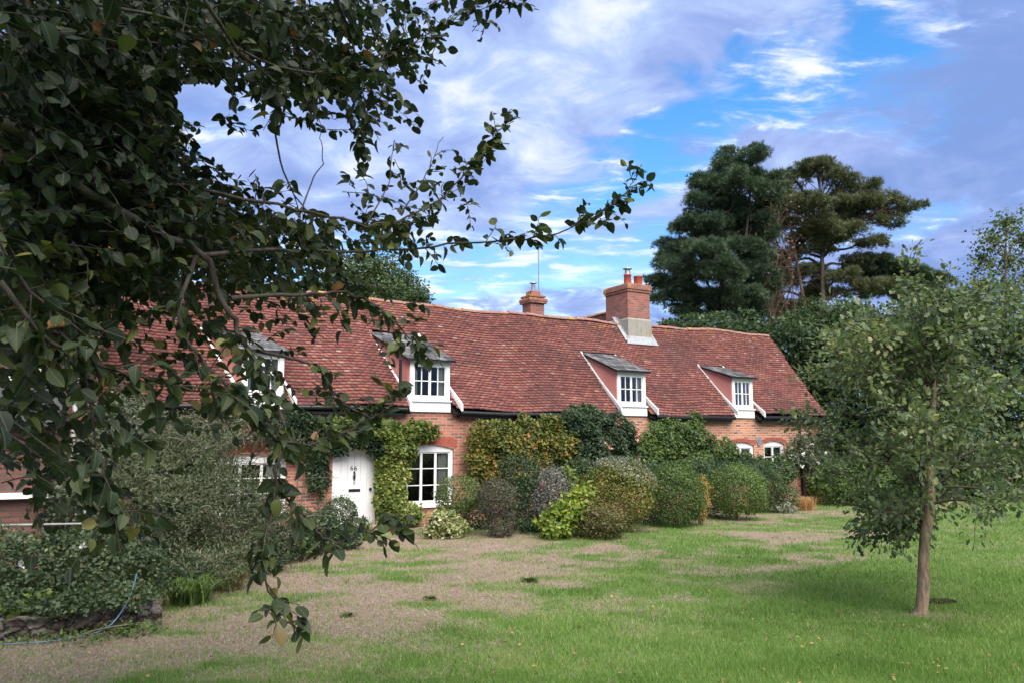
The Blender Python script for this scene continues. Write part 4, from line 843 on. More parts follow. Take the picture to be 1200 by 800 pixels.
for u, v, s_, lab in ((622, 681, .16, 'largest broadleaf weed growing in the worn middle of the lawn'), (503, 703, .11, 'small dark weed in the pale turf left of the largest weed'), (409, 722, .09, 'tiny weed on the bare ground near the hanging branch'), (142, 741, .12, 'bright green weed at the foot of the stone wall')):
    p = G(u, v); o = empty('weed', (p[0], p[1], 0), 0, label=lab, cat='weed', group='weeds in the lawn'); k = 40; a = rng.uniform(0, 6.28, k); T = np.stack([np.cos(a), np.sin(a), rng.uniform(.1, .7, k)], 1)
    scatter('leaf_rosette', L_OVAL, np.stack([rng.normal(size=k)*s_*.3, rng.normal(size=k)*s_*.3, np.full(k, .02)], 1), T, np.tile([0, 0, 1.], (k, 1)), s_*.6, rng.random(k)*.6+.1, M['lf_box2'], o)

# ------------------------------------------------------------------ left garden: rubble wall, hedge, feathery shrub, hose
def rubble(P0, P1, h, th_, name, label):
    P0 = np.array(P0[:2]); P1 = np.array(P1[:2]); Ln = np.linalg.norm(P1-P0); o = empty(name, (P0[0], P0[1], 0), math.atan2(*(P1-P0)[::-1]), label=label, cat='wall'); rg = random.Random(3); bm = bmesh.new()
    bm.free(); nx_, nz_ = int(Ln/.018), 18; xs_ = np.linspace(0, Ln, nx_)
    prof = [(0, z) for z in np.linspace(-.05, h, nz_)]+[(y, h) for y in np.linspace(.02, th_, 9)]+[(th_, z) for z in np.linspace(h, -.05, 6)[1:]]
    pr = np.array(prof); m_ = len(pr); Xg = np.repeat(xs_, m_); Yg = np.tile(pr[:, 0], nx_); Zg = np.tile(pr[:, 1], nx_)
    cell = fbm(Xg*9+.5*np.sin(Zg*30), Zg*13+Yg*8, 101, 3); fine_ = fbm(Xg*22, Zg*26+Yg*20, 107, 4); amp = .10*(cell-.5)+.07*(fine_-.5)
    Yg = Yg-amp*(Yg < .01)-.03*(fbm(Xg*1.2, Zg, 109)-.5); Zg = Zg+(Zg > h*.9)*(.05*(fbm(Xg*2.5, Yg*8, 111, 4)-.5)+.02*(fine_-.5))
    i_ = (np.arange(nx_-1)[:, None]*m_+np.arange(m_-1)[None]).ravel()
    np_mesh('masonry', np.stack([Xg, Yg, Zg], 1), np.stack([i_, i_+m_, i_+m_+1, i_+1], 1), M['rubble'], o)
    bm = bmesh.new(); box(bm, (Ln-.01, .0, -.05), (Ln+.03, th_-.02, h-.03)); bevel(bm, .01); bm_obj('end_stone', bm, M['rubble'], o)
rubble(G(-190, 775), G(186, 733), .22, .28, 'rubble_wall', 'low weathered rubble stone wall under the left hedge')
M['lf_rose2'] = leafmat('hedge_rose_leaf', greens((.026, .048, .020), (.058, .092, .038), (.105, .145, .065), (.17, .20, .10), (.28, .24, .12)))
hd = shrub('rose_hedge', 'dense rose hedge spilling over the low stone wall on the left', 'hedge', [B(-120, 670, 9.3, 70, 50), B(-20, 668, 9.3, 60, 48), B(50, 665, 9.35, 55, 42), B(120, 668, 9.4, 45, 40), B(165, 675, 9.5, 30, 36), B(20, 690, 9.2, 45, 30), B(95, 650, 9.6, 40, 32), B(10, 708, 8.6, 44, 18), B(90, 706, 8.62, 40, 12), B(150, 700, 8.8, 28, 14), B(60, 716, 8.5, 22, 12)], 26000, .048, 'lf_rose2', tmpl=L_OVAL, rough=.12)
blooms(hd, [at(98, 639, 8.95), at(25, 660, 8.85)], .05, 'petal_white')
shrub('wall_foot_weeds', 'straggling dark weeds along the foot of the stone wall', 'weeds', [B(30, 748, 8.3, 40, 8), B(110, 744, 8.35, 40, 7), B(165, 738, 8.5, 26, 8), B(-60, 752, 8.3, 60, 8)], 2600, .045, 'lf_box2', stems=3)
shrub('bramble_patch', 'yellow-green broad leaves creeping over the left end of the stone wall', 'plant', [B(20, 722, 8.5, 30, 14), B(45, 708, 8.6, 18, 9), B(-60, 725, 8.5, 50, 20)], 700, .10, 'lf_lime', tmpl=L_LOBE, stems=3, rbias=-.25)
fs = shrub('feathery_shrub', 'big feathery grey-green shrub with bare twigs in front of the left window', 'shrub',
      [B(205, 585, 11.3, 60, 60), B(260, 610, 12.0, 55, 60), B(180, 540, 11.6, 52, 42), B(230, 530, 12.2, 50, 32), B(290, 640, 12.2, 40, 38), B(170, 640, 10.8, 50, 45), B(235, 665, 10.9, 55, 32), B(150, 580, 11.2, 35, 60), B(305, 600, 12.8, 26, 36)], 80000, .060, 'lf_feather', rough=.34, shell=.75, stems=40, droop=-.3, stemmat='twig', rfreq=1.6, rbias=.0, tmpl=L_NARROW, rvar=.2)
# twigs poking out
tb = Tubes(4); o_ = np.array([fs.location.x, fs.location.y, 0])
for q in range(150):
    u, v = rng.uniform(140, 320), rng.uniform(490, 650); p = at(u, v, 10.9+.012*(u-140)*.6)-o_; d = np.array([rng.normal(), rng.normal()*.4, rng.uniform(-.2, .9)]); L_ = rng.uniform(.2, .6)
    tb.add(spline([p, p+d*L_*.5+rng.normal(size=3)*.04, p+d*L_+rng.normal(size=3)*.08], 3), np.linspace(.008, .003, 7))
tb.build('bare_twigs', M['twig'], fs)
shrub('low_shrub', 'low dark shrub between the feathery shrub and the bare path', 'shrub', [B(340, 625, 13.4, 30, 32), B(375, 625, 14.4, 24, 26), B(300, 660, 12.3, 30, 22), B(405, 632, 14.9, 18, 14)], 9000, .055, 'lf_dark', rbias=.15)
shrub('bay_shrub', 'grey-green shrub growing up beside the brick corner of the left house', 'shrub', [B(150, 500, 13.6, 26, 40), B(120, 540, 12.6, 40, 40), B(90, 590, 11.6, 40, 30)], 9000, .06, 'lf_grey', rbias=-.05, rough=.2)
hs = empty('garden_hose', tuple(G(100, 746)), 0, label='pale blue garden hose trailing over the stone wall end and along its foot', cat='hose'); o_ = np.array(hs.location)
pp = [G(-60, 762)+[0, 0, .02], G(0, 757)+[0, 0, .02], G(50, 754)+[0, 0, .02], G(98, 748)+[0, 0, .03], at(128, 733, 8.45), at(148, 707, 8.62), at(156, 688, 8.7), at(160, 672, 8.9)]
tb = Tubes(6); tb.add(spline([np.array(p)-o_ for p in pp], 8), .008); tb.build('hose', M['blue'], hs)

# ------------------------------------------------------------------ trees
def limb_tree(tb, start, end, r0, r1, wob=.05, k=5):
    s = np.array(start, float); e = np.array(end, float); L_ = np.linalg.norm(e-s); m_ = [s]
    for i in range(1, k): t = i/k; m_.append(s*(1-t)+e*t+rng.normal(size=3)*L_*wob+np.array([0, 0, L_*.08*math.sin(t*math.pi)]))
    m_.append(e); P = spline(m_, 3); tb.add(P, np.linspace(r0, r1, len(P))); return P
def young_oak():
    p0 = G(1080, 719); o = empty('young_oak', (p0[0], p0[1], 0), 0, label='young oak with pale brown trunk standing alone on the right lawn', cat='tree'); Yd = p0[1]; off = np.array([p0[0], p0[1], 0])
    T = [at(1079, 722, Yd), at(1082, 690, Yd), at(1083, 640, Yd), at(1090, 590, Yd), at(1089, 540, Yd), at(1092, 495, Yd), at(1094, 450, Yd+.1), at(1088, 405, Yd+.1), at(1080, 362, Yd)]
    P = spline([x-off for x in T], 5); tb = Tubes(10); tb.add(P, np.interp(np.linspace(0, 1, len(P)), [0, .03, .08, .3, .6, 1], [.115, .066, .072, .062, .042, .008])*(1+.05*rng.normal(size=len(P)))); tb.build('trunk', M['bark_oak'], o)
    tb = Tubes(6); tips = []
    trunk = P
    for k in range(78):
        t = rng.uniform(.30, .97); b = trunk[int(t*(len(trunk)-1))]; a = rng.uniform(0, 6.28); hi = (t-.30)/.67
        reach = 1.80*math.sin(math.pi*(.22+.62*hi))**.8*rng.uniform(.75, 1.08); rise = rng.uniform(-.12, .38)+.30*hi
        if t < .42: reach *= .65; rise = rng.uniform(-.35, .1)
        if k % 4 == 0: reach *= .42; rise += .5
        e = b+np.array([math.cos(a)*reach, math.sin(a)*reach, reach*rise]); Q = limb_tree(tb, b, e, .016*(1-hi*.6), .003, .05, 4); tips.append((Q, reach))
        for j in range(8):
            q = Q[int(rng.uniform(.25, .98)*(len(Q)-1))]; dd = unit(unit(e-b)+rng.normal(size=3)*.75); e2 = q+dd*rng.uniform(.22, .5); Q2 = limb_tree(tb, q, e2, .006, .002, .06, 2); tips.append((Q2, .4))
    tb.build('limbs', M['twig_dark'], o)
    PP = []; NN = []; TT = []
    for Q, rc in tips:
        m_ = 22 if rc > .5 else 22
        for j in range(m_):
            t = rng.uniform(.35 if rc > .5 else .1, 1.02); i = min(len(Q)-1, t*(len(Q)-1)); i0 = int(i); q = Q[i0]+(Q[min(i0+1, len(Q)-1)]-Q[i0])*(i-i0); d = unit(Q[-1]-Q[0]); s = rng.normal(size=3); s = unit(s-d*s.dot(d)*.6); PP.append(q+s*rng.uniform(.01, .13)); TT.append(unit(d*.7+s+np.array([0, 0, -.15]))); NN.append(unit(np.array([0, 0, .8])+rng.normal(size=3)*.65))
    PP = np.array(PP); TT = np.array(TT); NN = np.array(NN); k = len(PP)
    hh = (PP[:, 2]-1.2)/2.6; r = np.clip(.38+.25*rng.normal(size=k)+.7*(fbm(PP[:, 0]*1.6, PP[:, 2]*1.6, 91)-.5)+.14*hh, 0, 1)
    scatter('crown', L_LOBE, PP, TT, NN, rng.uniform(.040, .105, k), r, M['lf_oak'], o)
    # mulch scrape at its foot
    return o
young_oak()
p = G(1098, 706); mo = empty('soil_patch', (p[0], p[1], 0), 0, label='small dark scrape of bare soil beside the young oak trunk', cat='soil'); bm = bmesh.new(); rgx = random.Random(8)
for q in range(150):
    a, b_ = rgx.uniform(0, 6.28), rgx.random()**.5; bmesh.ops.create_icosphere(bm, subdivisions=1, radius=rgx.uniform(.012, .03), matrix=Matrix.Translation((.22*b_*math.cos(a), .13*b_*math.sin(a), .030)) @ Matrix.Diagonal((1, 1, .6, 1)))
bm_obj('clods', bm, plain('dark_soil', (.035, .022, .016), .95, .1, .3), mo)

def blobtree(name, label, base, blobs, n_, size, mat, tmpl=L_DIAMOND, trunk_r=.2, barkm='bark', shell=.7, rough=.25, group=None, cat='tree', clump=0, sub=0, top=None, limbs=True, rbias=0, twig=0, rvar=.22, lean=None, forks=1):
    base = np.array(base, float); o = empty(name, (base[0], base[1], 0), 0, label=label, cat=cat, group=group); off = np.array([base[0], base[1], 0]); Bl = np.array(blobs, float); Bl[:, :3] -= off
    cz = Bl[:, 2].max()-Bl[Bl[:, 2].argmax(), 5]*.3; cxy = Bl[:, :2].mean(0)
    tb = Tubes(9); tz = cz if top is None else top; tr = spline([(0, 0, -.1), (cxy[0]*.25, cxy[1]*.25, tz*.35), (cxy[0]*.7, cxy[1]*.7, tz*.7), (cxy[0], cxy[1], tz)], 6); tb.add(tr, np.linspace(trunk_r, trunk_r*.2, len(tr)))
    for f_ in range(forks-1):
        q = Bl[int(f_*len(Bl)/max(1, forks-1))]; P = spline([tr[4], (tr[6]+q[:3])/2+np.array([0, 0, -1]), q[:3]+np.array([0, 0, q[5]*.4])], 5); tb.add(P, np.linspace(trunk_r*.6, trunk_r*.12, len(P)))
    tb.build('trunk', M[barkm], o); tb = Tubes(5)
    for b in Bl:
        i = np.argmin(np.linalg.norm(tr-(b[:3]-np.array([0, 0, b[5]+.15*np.linalg.norm(b[:2]-cxy)])), axis=1)); Q = limb_tree(tb, tr[i], b[:3], trunk_r*.3, trunk_r*.08, .04, 4)
        for j in range(5+twig):
            q = Q[int(rng.uniform(.5, 1)*(len(Q)-1))]; e = b[:3]+unit(rng.normal(size=3))*b[3:6]*.85; limb_tree(tb, q, e, trunk_r*.09, trunk_r*.03, .07, 3)
    tb.build('limbs', M[barkm], o)
    if sub:            # needle pads
        extra = []
        for b in Bl:
            for q in range(5):
                d = unit(rng.normal(size=3)+np.array([0, 0, .3])); extra.append((*(b[:3]+d*b[3:6]*rng.uniform(.7, 1.15)), *(b[3:6]*rng.uniform(.18, .5))))
        Bl = np.vstack([Bl*np.array([1, 1, 1, .84, .84, .66]), extra])
        C_ = []; 
        w = Bl[:, 3]*Bl[:, 5]; idx = rng.choice(len(Bl), sub, p=w/w.sum()); d = unit(rng.normal(size=(sub, 3))+np.array([0, -.0, .25])); P = Bl[idx, :3]+d*Bl[idx, 3:6]*(1-.5*rng.random((sub, 1))**1.5)
        m_ = n_//sub; rad = clump*(.6+.7*rng.random(sub)); dd = unit(rng.normal(size=(sub*m_, 3))+np.array([0, 0, .35])); rp = np.repeat(rad, m_)
        PP = np.repeat(P, m_, 0)+dd*np.array([1.15, 1.15, .62])*rp[:, None]*(.2+1.0*rng.random((sub*m_, 1))); T = unit(dd+np.repeat(d, m_, 0)*.4+np.array([0, 0, .5])+rng.normal(size=dd.shape)*.3); k = len(PP)
        r = np.clip(.40+rbias+.18*rng.normal(size=k)+np.repeat(.14*rng.normal(size=sub), m_)+.12*dd[:, 2], 0, 1)
        scatter('crown', tmpl, PP, T, rng.normal(size=(k, 3)), size*(.7+.6*rng.random(k)), r, M[mat], o)
    else:
        P, nr = blob_pts(Bl, n_, shell, rough, fs=2.6); leaves('crown', P, nr, size, M[mat], o, tmpl, rfreq=.6, rvar=rvar, rbias=rbias)
    return o
# left dark pine
Yp = 40
blobtree('dark_pine', 'tall dark blue-green pine behind the roof right of the big chimney', (*at(850, 515, Yp)[:2], 0),
    [B(u, v, Yp+dy, r_, rv) for u, v, r_, rv, dy in [(884, 184, 20, 13, 0), (852, 196, 22, 16, 1), (828, 222, 22, 14, 0), (868, 218, 26, 15, -1), (846, 240, 26, 14, 1), (812, 268, 20, 12, 0), (835, 262, 26, 14, 0), (866, 258, 22, 14, 1), (800, 292, 22, 12, 0), (785, 310, 24, 12, 0), (830, 292, 30, 15, -2), (862, 290, 24, 14, 0), (778, 336, 18, 12, 1), (810, 322, 28, 16, -1), (845, 322, 28, 17, -2), (872, 318, 20, 16, 0), (798, 345, 22, 12, 0), (830, 350, 30, 14, 0), (862, 346, 26, 14, 0), (885, 340, 18, 18, 1), (768, 352, 12, 6, 0), (888, 212, 22, 14, 0), (900, 236, 16, 14, 1), (893, 266, 20, 16, 1), (888, 300, 22, 18, 0), (900, 330, 18, 18, 1), (845, 368, 30, 10, 1), (880, 368, 24, 12, 1), (805, 365, 20, 8, 0), (820, 240, 20, 14, 0), (850, 275, 34, 16, 2)]],
    70000, .19, 'lf_pine', L_NEEDLE, .30, 'bark_dark', clump=.30, sub=3000, top=13.0, forks=5, twig=3, rbias=.0)
# right olive pine
Yq = 44
blobtree('olive_pine', 'wide-topped olive green pine with open brown branches, right of the dark pine', (*at(968, 515, Yq)[:2], 0),
    [B(u, v, Yq+dy, r_, rv) for u, v, r_, rv, dy in [(960, 200, 26, 11, 0), (985, 212, 24, 11, 0), (932, 212, 20, 11, 1), (1012, 222, 18, 10, 0), (1038, 236, 18, 8, 0), (1062, 244, 16, 7, 0), (915, 228, 16, 11, 0), (945, 235, 26, 12, -2), (985, 240, 28, 11, 0), (1018, 250, 24, 9, 1), (1045, 260, 16, 6, 0), (960, 262, 22, 9, -1), (925, 262, 18, 10, 0), (995, 272, 26, 8, 0), (1025, 285, 18, 6, 0), (1008, 305, 22, 8, 1), (955, 292, 16, 7, 0), (930, 300, 14, 8, 2), (985, 325, 22, 8, 0), (1018, 335, 26, 9, 0), (905, 245, 20, 12, 2), (930, 240, 24, 12, 0), (970, 255, 30, 12, 1), (1000, 240, 26, 10, 0), (900, 300, 18, 12, 3), (940, 280, 24, 12, 2), (975, 280, 24, 10, 0), (950, 318, 22, 10, 1), (920, 330, 20, 12, 3), (960, 345, 26, 10, 3), (925, 362, 22, 12, 3), (900, 270, 14, 14, 3), (895, 345, 22, 14, 3), (940, 380, 26, 14, 4), (975, 370, 26, 12, 3), (905, 310, 16, 12, 2)]],
    60000, .19, 'lf_pine2', L_NEEDLE, .34, 'bark_pine', clump=.30, sub=2400, top=14.2, forks=4, twig=9, rbias=.03)
blobtree('low_pine', 'low spreading pine bough mass behind the young oak crown, right of the olive pine', (*at(1050, 515, 46)[:2], 0),
    [B(u, v, 46+dy, r_, rv) for u, v, r_, rv, dy in [(1010, 318, 24, 10, 0), (1040, 312, 22, 9, 0), (1070, 320, 24, 10, 0), (1095, 328, 18, 9, 0), (1030, 338, 26, 12, 0), (1070, 345, 28, 13, 0), (1105, 350, 16, 10, 0)]],
    26000, .19, 'lf_pine', L_NEEDLE, .3, 'bark_pine', clump=.30, sub=950, rbias=.12)
# brown bare branches between the pines
bo = empty('bare_tree', (*at(905, 515, 42)[:2], 0), 0, label='leafless brown tree tangled between the two pines', cat='tree'); off = np.array([bo.location.x, bo.location.y, 0]); tb = Tubes(5)
tr = spline([at(905, 515, 42)*[1, 1, 0]-off, at(908, 420, 42)-off, at(902, 330, 42)-off, at(898, 232, 42)-off], 6); tb.add(tr, np.linspace(.25, .04, len(tr))); tb.build('trunk', M['bark_pine'], bo); tb = Tubes(3)
for k in range(70):
    i = int(rng.uniform(.4, 1)*(len(tr)-1)); u, v = rng.uniform(862, 945), rng.uniform(225, 410); e = at(u, v, 42+rng.uniform(-3, 3))-off; Q = limb_tree(tb, tr[i], e, .045, .015, .06, 3)
    for j in range(9): q = Q[int(rng.uniform(.3, 1)*(len(Q)-1))]; limb_tree(tb, q, q+rng.normal(size=3)*np.array([.9, .9, .7]), .014, .006, .08, 2)
tb.build('twigs', M['bark_pine'], bo)
P = np.array([at(rng.normal(893, 20), max(236, rng.normal(300, 40)), 42+rng.uniform(-2, 2))-off for _ in range(1300)]); leaves('dead_needles', P, rng.normal(size=P.shape), .15, leafmat('dead_needle', greens((.10, .05, .04), (.20, .11, .09), (.28, .17, .14))), bo, L_DIAMOND)
# hedge behind the roof between chimney and gable, plus dark trees beyond the gable
blobtree('roofline_hedge', 'dark evergreen hedge just above the ridge left of the gable end', (*at(830, 515, 33)[:2], 0), [B(u, v, 33, r_, rv) for u, v, r_, rv in [(788, 385, 18, 10), (812, 382, 22, 12), (842, 380, 24, 13), (870, 380, 22, 14), (835, 400, 60, 18), (890, 392, 18, 14), (770, 395, 12, 8)]], 16000, .17, 'lf_dark', trunk_r=.12, cat='hedge', rbias=.2)
def bushy(name, label, u, Yd, spec, n_, size, mat, **k):
    return blobtree(name, label, (*at(u, 515, Yd)[:2], 0), [B(a, b, Yd+rng.uniform(-1, 1), c, d) for a, b, c, d in spec], n_, size, mat, **k)
bushy('gable_tree', 'dark broadleaf tree directly beyond the right gable end', 935, 31, [(925, 400, 32, 30), (955, 385, 32, 32), (980, 420, 40, 40), (945, 440, 36, 40), (975, 480, 40, 40), (1000, 380, 32, 30), (955, 520, 40, 36), (1000, 520, 40, 40)], 30000, .16, 'lf_back', trunk_r=.2, shell=.6, rbias=-.05)
bushy('tall_hedge_tree', 'leafy tree behind the middle of the young oak crown', 1050, 30, [(1030, 400, 40, 36), (1070, 390, 40, 36), (1040, 450, 45, 40), (1085, 450, 40, 40), (1050, 510, 45, 45), (1090, 520, 40, 45), (1060, 560, 45, 30)], 30000, .16, 'lf_back', trunk_r=.2, shell=.6, rbias=.05)
bushy('right_hedge_tree', 'leafy tree behind the right half of the young oak crown at the frame edge', 1150, 28, [(1130, 400, 40, 36), (1175, 395, 36, 36), (1215, 410, 40, 40), (1140, 460, 45, 45), (1195, 470, 45, 45), (1130, 530, 45, 45), (1185, 540, 45, 45), (1240, 520, 50, 50), (1150, 580, 50, 22), (1210, 580, 50, 22)], 34000, .15, 'lf_back', trunk_r=.2, shell=.6, rbias=-.02)
bushy('outer_hedge_tree', 'leafy tree beyond the right frame edge', 1320, 28, [(1290, 420, 50, 50), (1340, 440, 50, 50), (1300, 520, 60, 60), (1370, 530, 60, 60), (1320, 580, 60, 25)], 14000, .16, 'lf_back', trunk_r=.2, shell=.6)
bushy('airy_tree', 'tall airy small-leaved tree against the sky at the right edge', 1175, 34, [(1180, 262, 22, 18), (1160, 280, 22, 18), (1200, 280, 26, 24), (1150, 305, 18, 18), (1180, 305, 28, 22), (1215, 320, 28, 26), (1150, 335, 22, 18), (1185, 345, 32, 24), (1222, 360, 28, 28), (1185, 385, 40, 24)], 5200, .17, 'lf_back', trunk_r=.14, shell=1, rough=.4, rbias=.2, twig=9)
# behind the roof at left
bushy('round_tree', 'round grey-green tree showing above the ridge at the left', 440, 42, [(440, 318, 34, 22), (415, 325, 34, 26), (470, 335, 26, 18), (490, 348, 18, 10), (450, 350, 40, 20), (400, 350, 30, 26), (370, 345, 30, 24)], 22000, .17, 'lf_back', trunk_r=.3, shell=.8, rough=.3, rbias=.02)
bushy('copper_tree', 'copper-tinted tree behind the left house seen through the leaves', 120, 33, [(205, 165, 14, 18), (190, 200, 26, 24), (150, 190, 36, 34), (100, 170, 40, 40), (40, 190, 50, 50), (150, 240, 50, 36), (60, 260, 60, 50), (210, 235, 26, 26), (-40, 220, 60, 70), (120, 300, 60, 36), (200, 290, 40, 26)], 30000, .17, 'lf_copper', trunk_r=.35, shell=.8, rough=.3, rbias=-.1, twig=3)

# ------------------------------------------------------------------ overhanging tree in the foreground
TX, TY = -4.6, 1.6
fg = empty('overhanging_tree', (TX, TY, 0), 0, label='large dark broad-leaved tree overhanging the whole upper left of the view', cat='tree'); off = np.array([TX, TY, 0])
LIMBS = {
 'a': [(-900, 120, 2.0), (-300, 60, 2.2), (0, 152, 2.4), (40, 185, 2.5), (80, 215, 2.6), (160, 262, 2.8), (230, 300, 3.0), (270, 350, 3.1), (300, 410, 3.2), (325, 480, 3.2), (322, 560, 3.1), (318, 640, 3.05), (316, 700, 3.0), (345, 742, 2.95)],
 'b': [(230, 300, 3.0), (330, 292, 3.4), (430, 290, 3.8), (540, 287, 4.1), (640, 275, 4.3), (700, 250, 4.4), (735, 222, 4.45), (752, 192, 4.5)],
 'c': [(80, 215, 2.6), (200, 215, 3), (330, 250, 3.3), (430, 262, 3.5), (500, 235, 3.7), (545, 205, 3.8), (575, 165, 3.9), (598, 134, 3.95)],
 'd': [(-600, -150, 2.0), (-200, -100, 2.2), (0, -20, 2.4), (200, 40, 2.8), (350, 90, 3.2), (450, 75, 3.6), (530, 30, 3.9), (620, -12, 4.1)],
 'e': [(-600, 100, 1.8), (-100, 200, 2.0), (20, 330, 2.3), (90, 430, 2.4), (130, 560, 2.5), (175, 650, 2.6)],
 'f': [(270, 350, 3.1), (340, 345, 3.3), (420, 350, 3.5), (462, 380, 3.6), (492, 418, 3.6), (520, 430, 3.6)],
 'g': [(300, 410, 3.2), (370, 430, 3.3), (410, 470, 3.4), (440, 490, 3.4), (478, 458, 3.5)],
 'h': [(318, 560, 3.1), (350, 600, 3.1), (390, 625, 3.1), (430, 620, 3.15), (468, 606, 3.2)],
 'i': [(200, -60, 2.6), (280, 60, 3), (325, 110, 3.2), (330, 180, 3.4), (370, 270, 3.5)],
 'j': [(380, -40, 3.2), (410, 40, 3.4), (430, 110, 3.5), (425, 180, 3.6)],
 'k': [(230, 300, 3.0), (210, 380, 2.9), (260, 440, 2.9), (330, 510, 3.0), (400, 520, 3.1), (440, 500, 3.1)],
 'l': [(0, 330, 2.2), (60, 400, 2.3), (150, 440, 2.5), (230, 450, 2.7), (300, 470, 2.9)],
 'm': [(350, 255, 3.3), (365, 215, 3.4), (385, 180, 3.4), (372, 140, 3.4)],
 'n': [(430, 262, 3.5), (455, 215, 3.6), (462, 165, 3.65)],
 'o': [(470, 250, 3.6), (500, 205, 3.7), (520, 160, 3.75)]}
RAD = dict(a=(.036, .002), b=(.011, .002), c=(.011, .002), d=(.015, .002), e=(.012, .002), f=(.012, .002), g=(.009, .002), h=(.007, .002), i=(.012, .003), j=(.01, .002), k=(.010, .002), l=(.010, .002), m=(.005, .0015), n=(.005, .0015), o=(.005, .0015))
tb = Tubes(10); tr = spline([(0, 0, -.2), (.05, 0, 1.2), (.0, .1, 2.6), (.15, .2, 4.2), (-.1, .3, 6), (0, .2, 8)], 6); tb.add(tr, np.linspace(.30, .08, len(tr))); tb.build('trunk', M['bark_dark'], fg)
LP = {}
tb = Tubes(7)
for k, pts in LIMBS.items():
    P = [at(u, v, Yd)-off for u, v, Yd in pts]
    if pts[0][0] <= -600: P = [np.array([.1, .2, P[0][2]*.7+.6])]+P
    P = [P[0]]+[q_+(rng.normal(size=3)*.018 if 0 < n_i < len(P)-2 else 0) for n_i, q_ in enumerate(P[1:])]; Q = spline(P, 6); Q = Q+np.where(np.arange(len(Q)) > 5, 1, 0)[:, None]*rng.normal(size=Q.shape)*.006; LP[k] = Q; r0, r1 = RAD[k]; tb.add(Q, r0+(r1-r0)*np.linspace(0, 1, len(Q))**.6)
for k in range(9):     # limbs into the crown overhead
    a = k*.7+.3; e = np.array([math.cos(a)*3, math.sin(a)*3-.5, 5.5+math.sin(k*2.1)]); limb_tree(tb, tr[14+k % 10], e, .08, .02, .04)
tb.build('limbs', M['bark_dark'], fg)
def pruned(P):          # sparse spots in the crown through which the door and the dormer windows show
    Q = P+off; x = Q[:, 0]; y = Q[:, 1]*math.cos(PITCH)+(Q[:, 2]-H)*math.sin(PITCH); z = (Q[:, 2]-H)*math.cos(PITCH)-Q[:, 1]*math.sin(PITCH)
    u = 600+F*x/np.maximum(y, .1); v = 400-F*z/np.maximum(y, .1); k_ = np.ones(len(P), bool)
    for a, b, c, d_ in ((382, 446, 522, 600), (484, 540, 436, 482), (448, 535, 482, 600), (545, 640, 330, 480), (212, 255, 98, 142), (305, 380, 160, 212)): k_ &= ~((u > a) & (u < b) & (v > c) & (v < d_) & (y > .5))
    return k_
PP, TT, NN, SS, RR = [], [], [], [], []; tbw = Tubes(4)
def spray(p, d, L_, nleaf, size, rb=0, droop=.5, tw=.0028):
    d = unit(d); e = p+d*L_+np.array([0, 0, -.10*L_]); m_ = (p+e)/2+rng.normal(size=3)*L_*.06+np.array([0, 0, .05*L_]); Q = spline([p, m_, e], 4)
    if not pruned(Q).all(): return
    tbw.add(Q, np.linspace(tw, .0012, len(Q))); side = unit(np.cross(d, [0, 0, 1])+rng.normal(size=3)*.3)
    for j in range(nleaf):
        t = (j+.5)/nleaf; i = t*(len(Q)-1); i0 = int(i); q = Q[i0]+(Q[min(i0+1, len(Q)-1)]-Q[i0])*(i-i0); s = side*(1 if j % 2 else -1)
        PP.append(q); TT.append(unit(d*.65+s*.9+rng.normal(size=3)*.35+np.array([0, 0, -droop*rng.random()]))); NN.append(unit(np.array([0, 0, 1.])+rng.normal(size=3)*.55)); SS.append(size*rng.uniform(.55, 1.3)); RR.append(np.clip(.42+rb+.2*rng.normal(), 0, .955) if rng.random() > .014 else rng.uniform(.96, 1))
def along(k, t0, t1, n_, L_=.18, nleaf=5, size=.068, rb=0, sp=.9):
    Q = LP[k]
    for _ in range(n_):
        t = rng.uniform(t0, t1); i = int(t*(len(Q)-2)); q = Q[i]+(Q[i+1]-Q[i])*rng.random(); d = unit(Q[i+1]-Q[i]); spray(q, d+rng.normal(size=3)*sp*.6, L_*rng.uniform(.5, 1.2), nleaf, size, rb)
along('b', .30, .97, 34, .15, 5, .066, .05); along('b', .85, 1, 3, .08, 3, .05); along('c', .45, .93, 30, .15, 5, .066, .08); along('c', .88, 1, 4, .08, 3, .05)
along('d', .62, 1, 44, .22, 6, .066, -.08); along('f', .2, 1, 26, .16, 5, .066, .08); along('g', .2, 1, 22, .15, 5, .066, .12); along('h', .15, 1, 20, .13, 4, .066, .05)
along('a', .62, .93, 34, .15, 4, .065, .06); along('a', .93, 1, 7, .10, 4, .066, .1); along('i', .3, 1, 14, .18, 5, .078); along('j', .1, 1, 20, .16, 5, .066, -.05); along('k', .1, 1, 30, .16, 5, .066, .15); along('e', .4, 1, 26, .2, 5, .066, .0); along('l', .1, 1, 26, .16, 5, .066, .12)
along('m', .3, 1, 5, .10, 3, .055, .05); along('n', .3, 1, 5, .10, 3, .055, .05); along('o', .3, .9, 5, .1, 3, .06, .1)
GRID = """9 9 9 9 9 9 9 8 6 5 3 3 1
9 9 9 9 8 6 8 8 7 5 2 1 0
9 9 9 9 3 5 3 5 6 1 0 0 0
9 9 9 9 3 1 1 2 2 0 0 0 0
9 9 9 9 8 6 3 2 4 4 3 0 0
9 9 9 9 9 9 8 7 6 5 3 2 0
9 9 9 8 8 8 8 6 4 0 0 0 0
9 9 7 6 6 5 4 4 4 2 0 0 0
8 7 4 4 5 5 4 2 0 3 1 0 0
8 6 4 5 4 4 4 4 3 0 0 0 0
7 6 5 3 2 0 3 3 2 0 0 0 0
4 4 4 2 1 0 2 3 2 0 0 0 0
2 2 3 3 0 0 1 2 2 0 0 0 0
0 1 0 2 1 0 1 0 0 0 0 0 0""".split('\n')
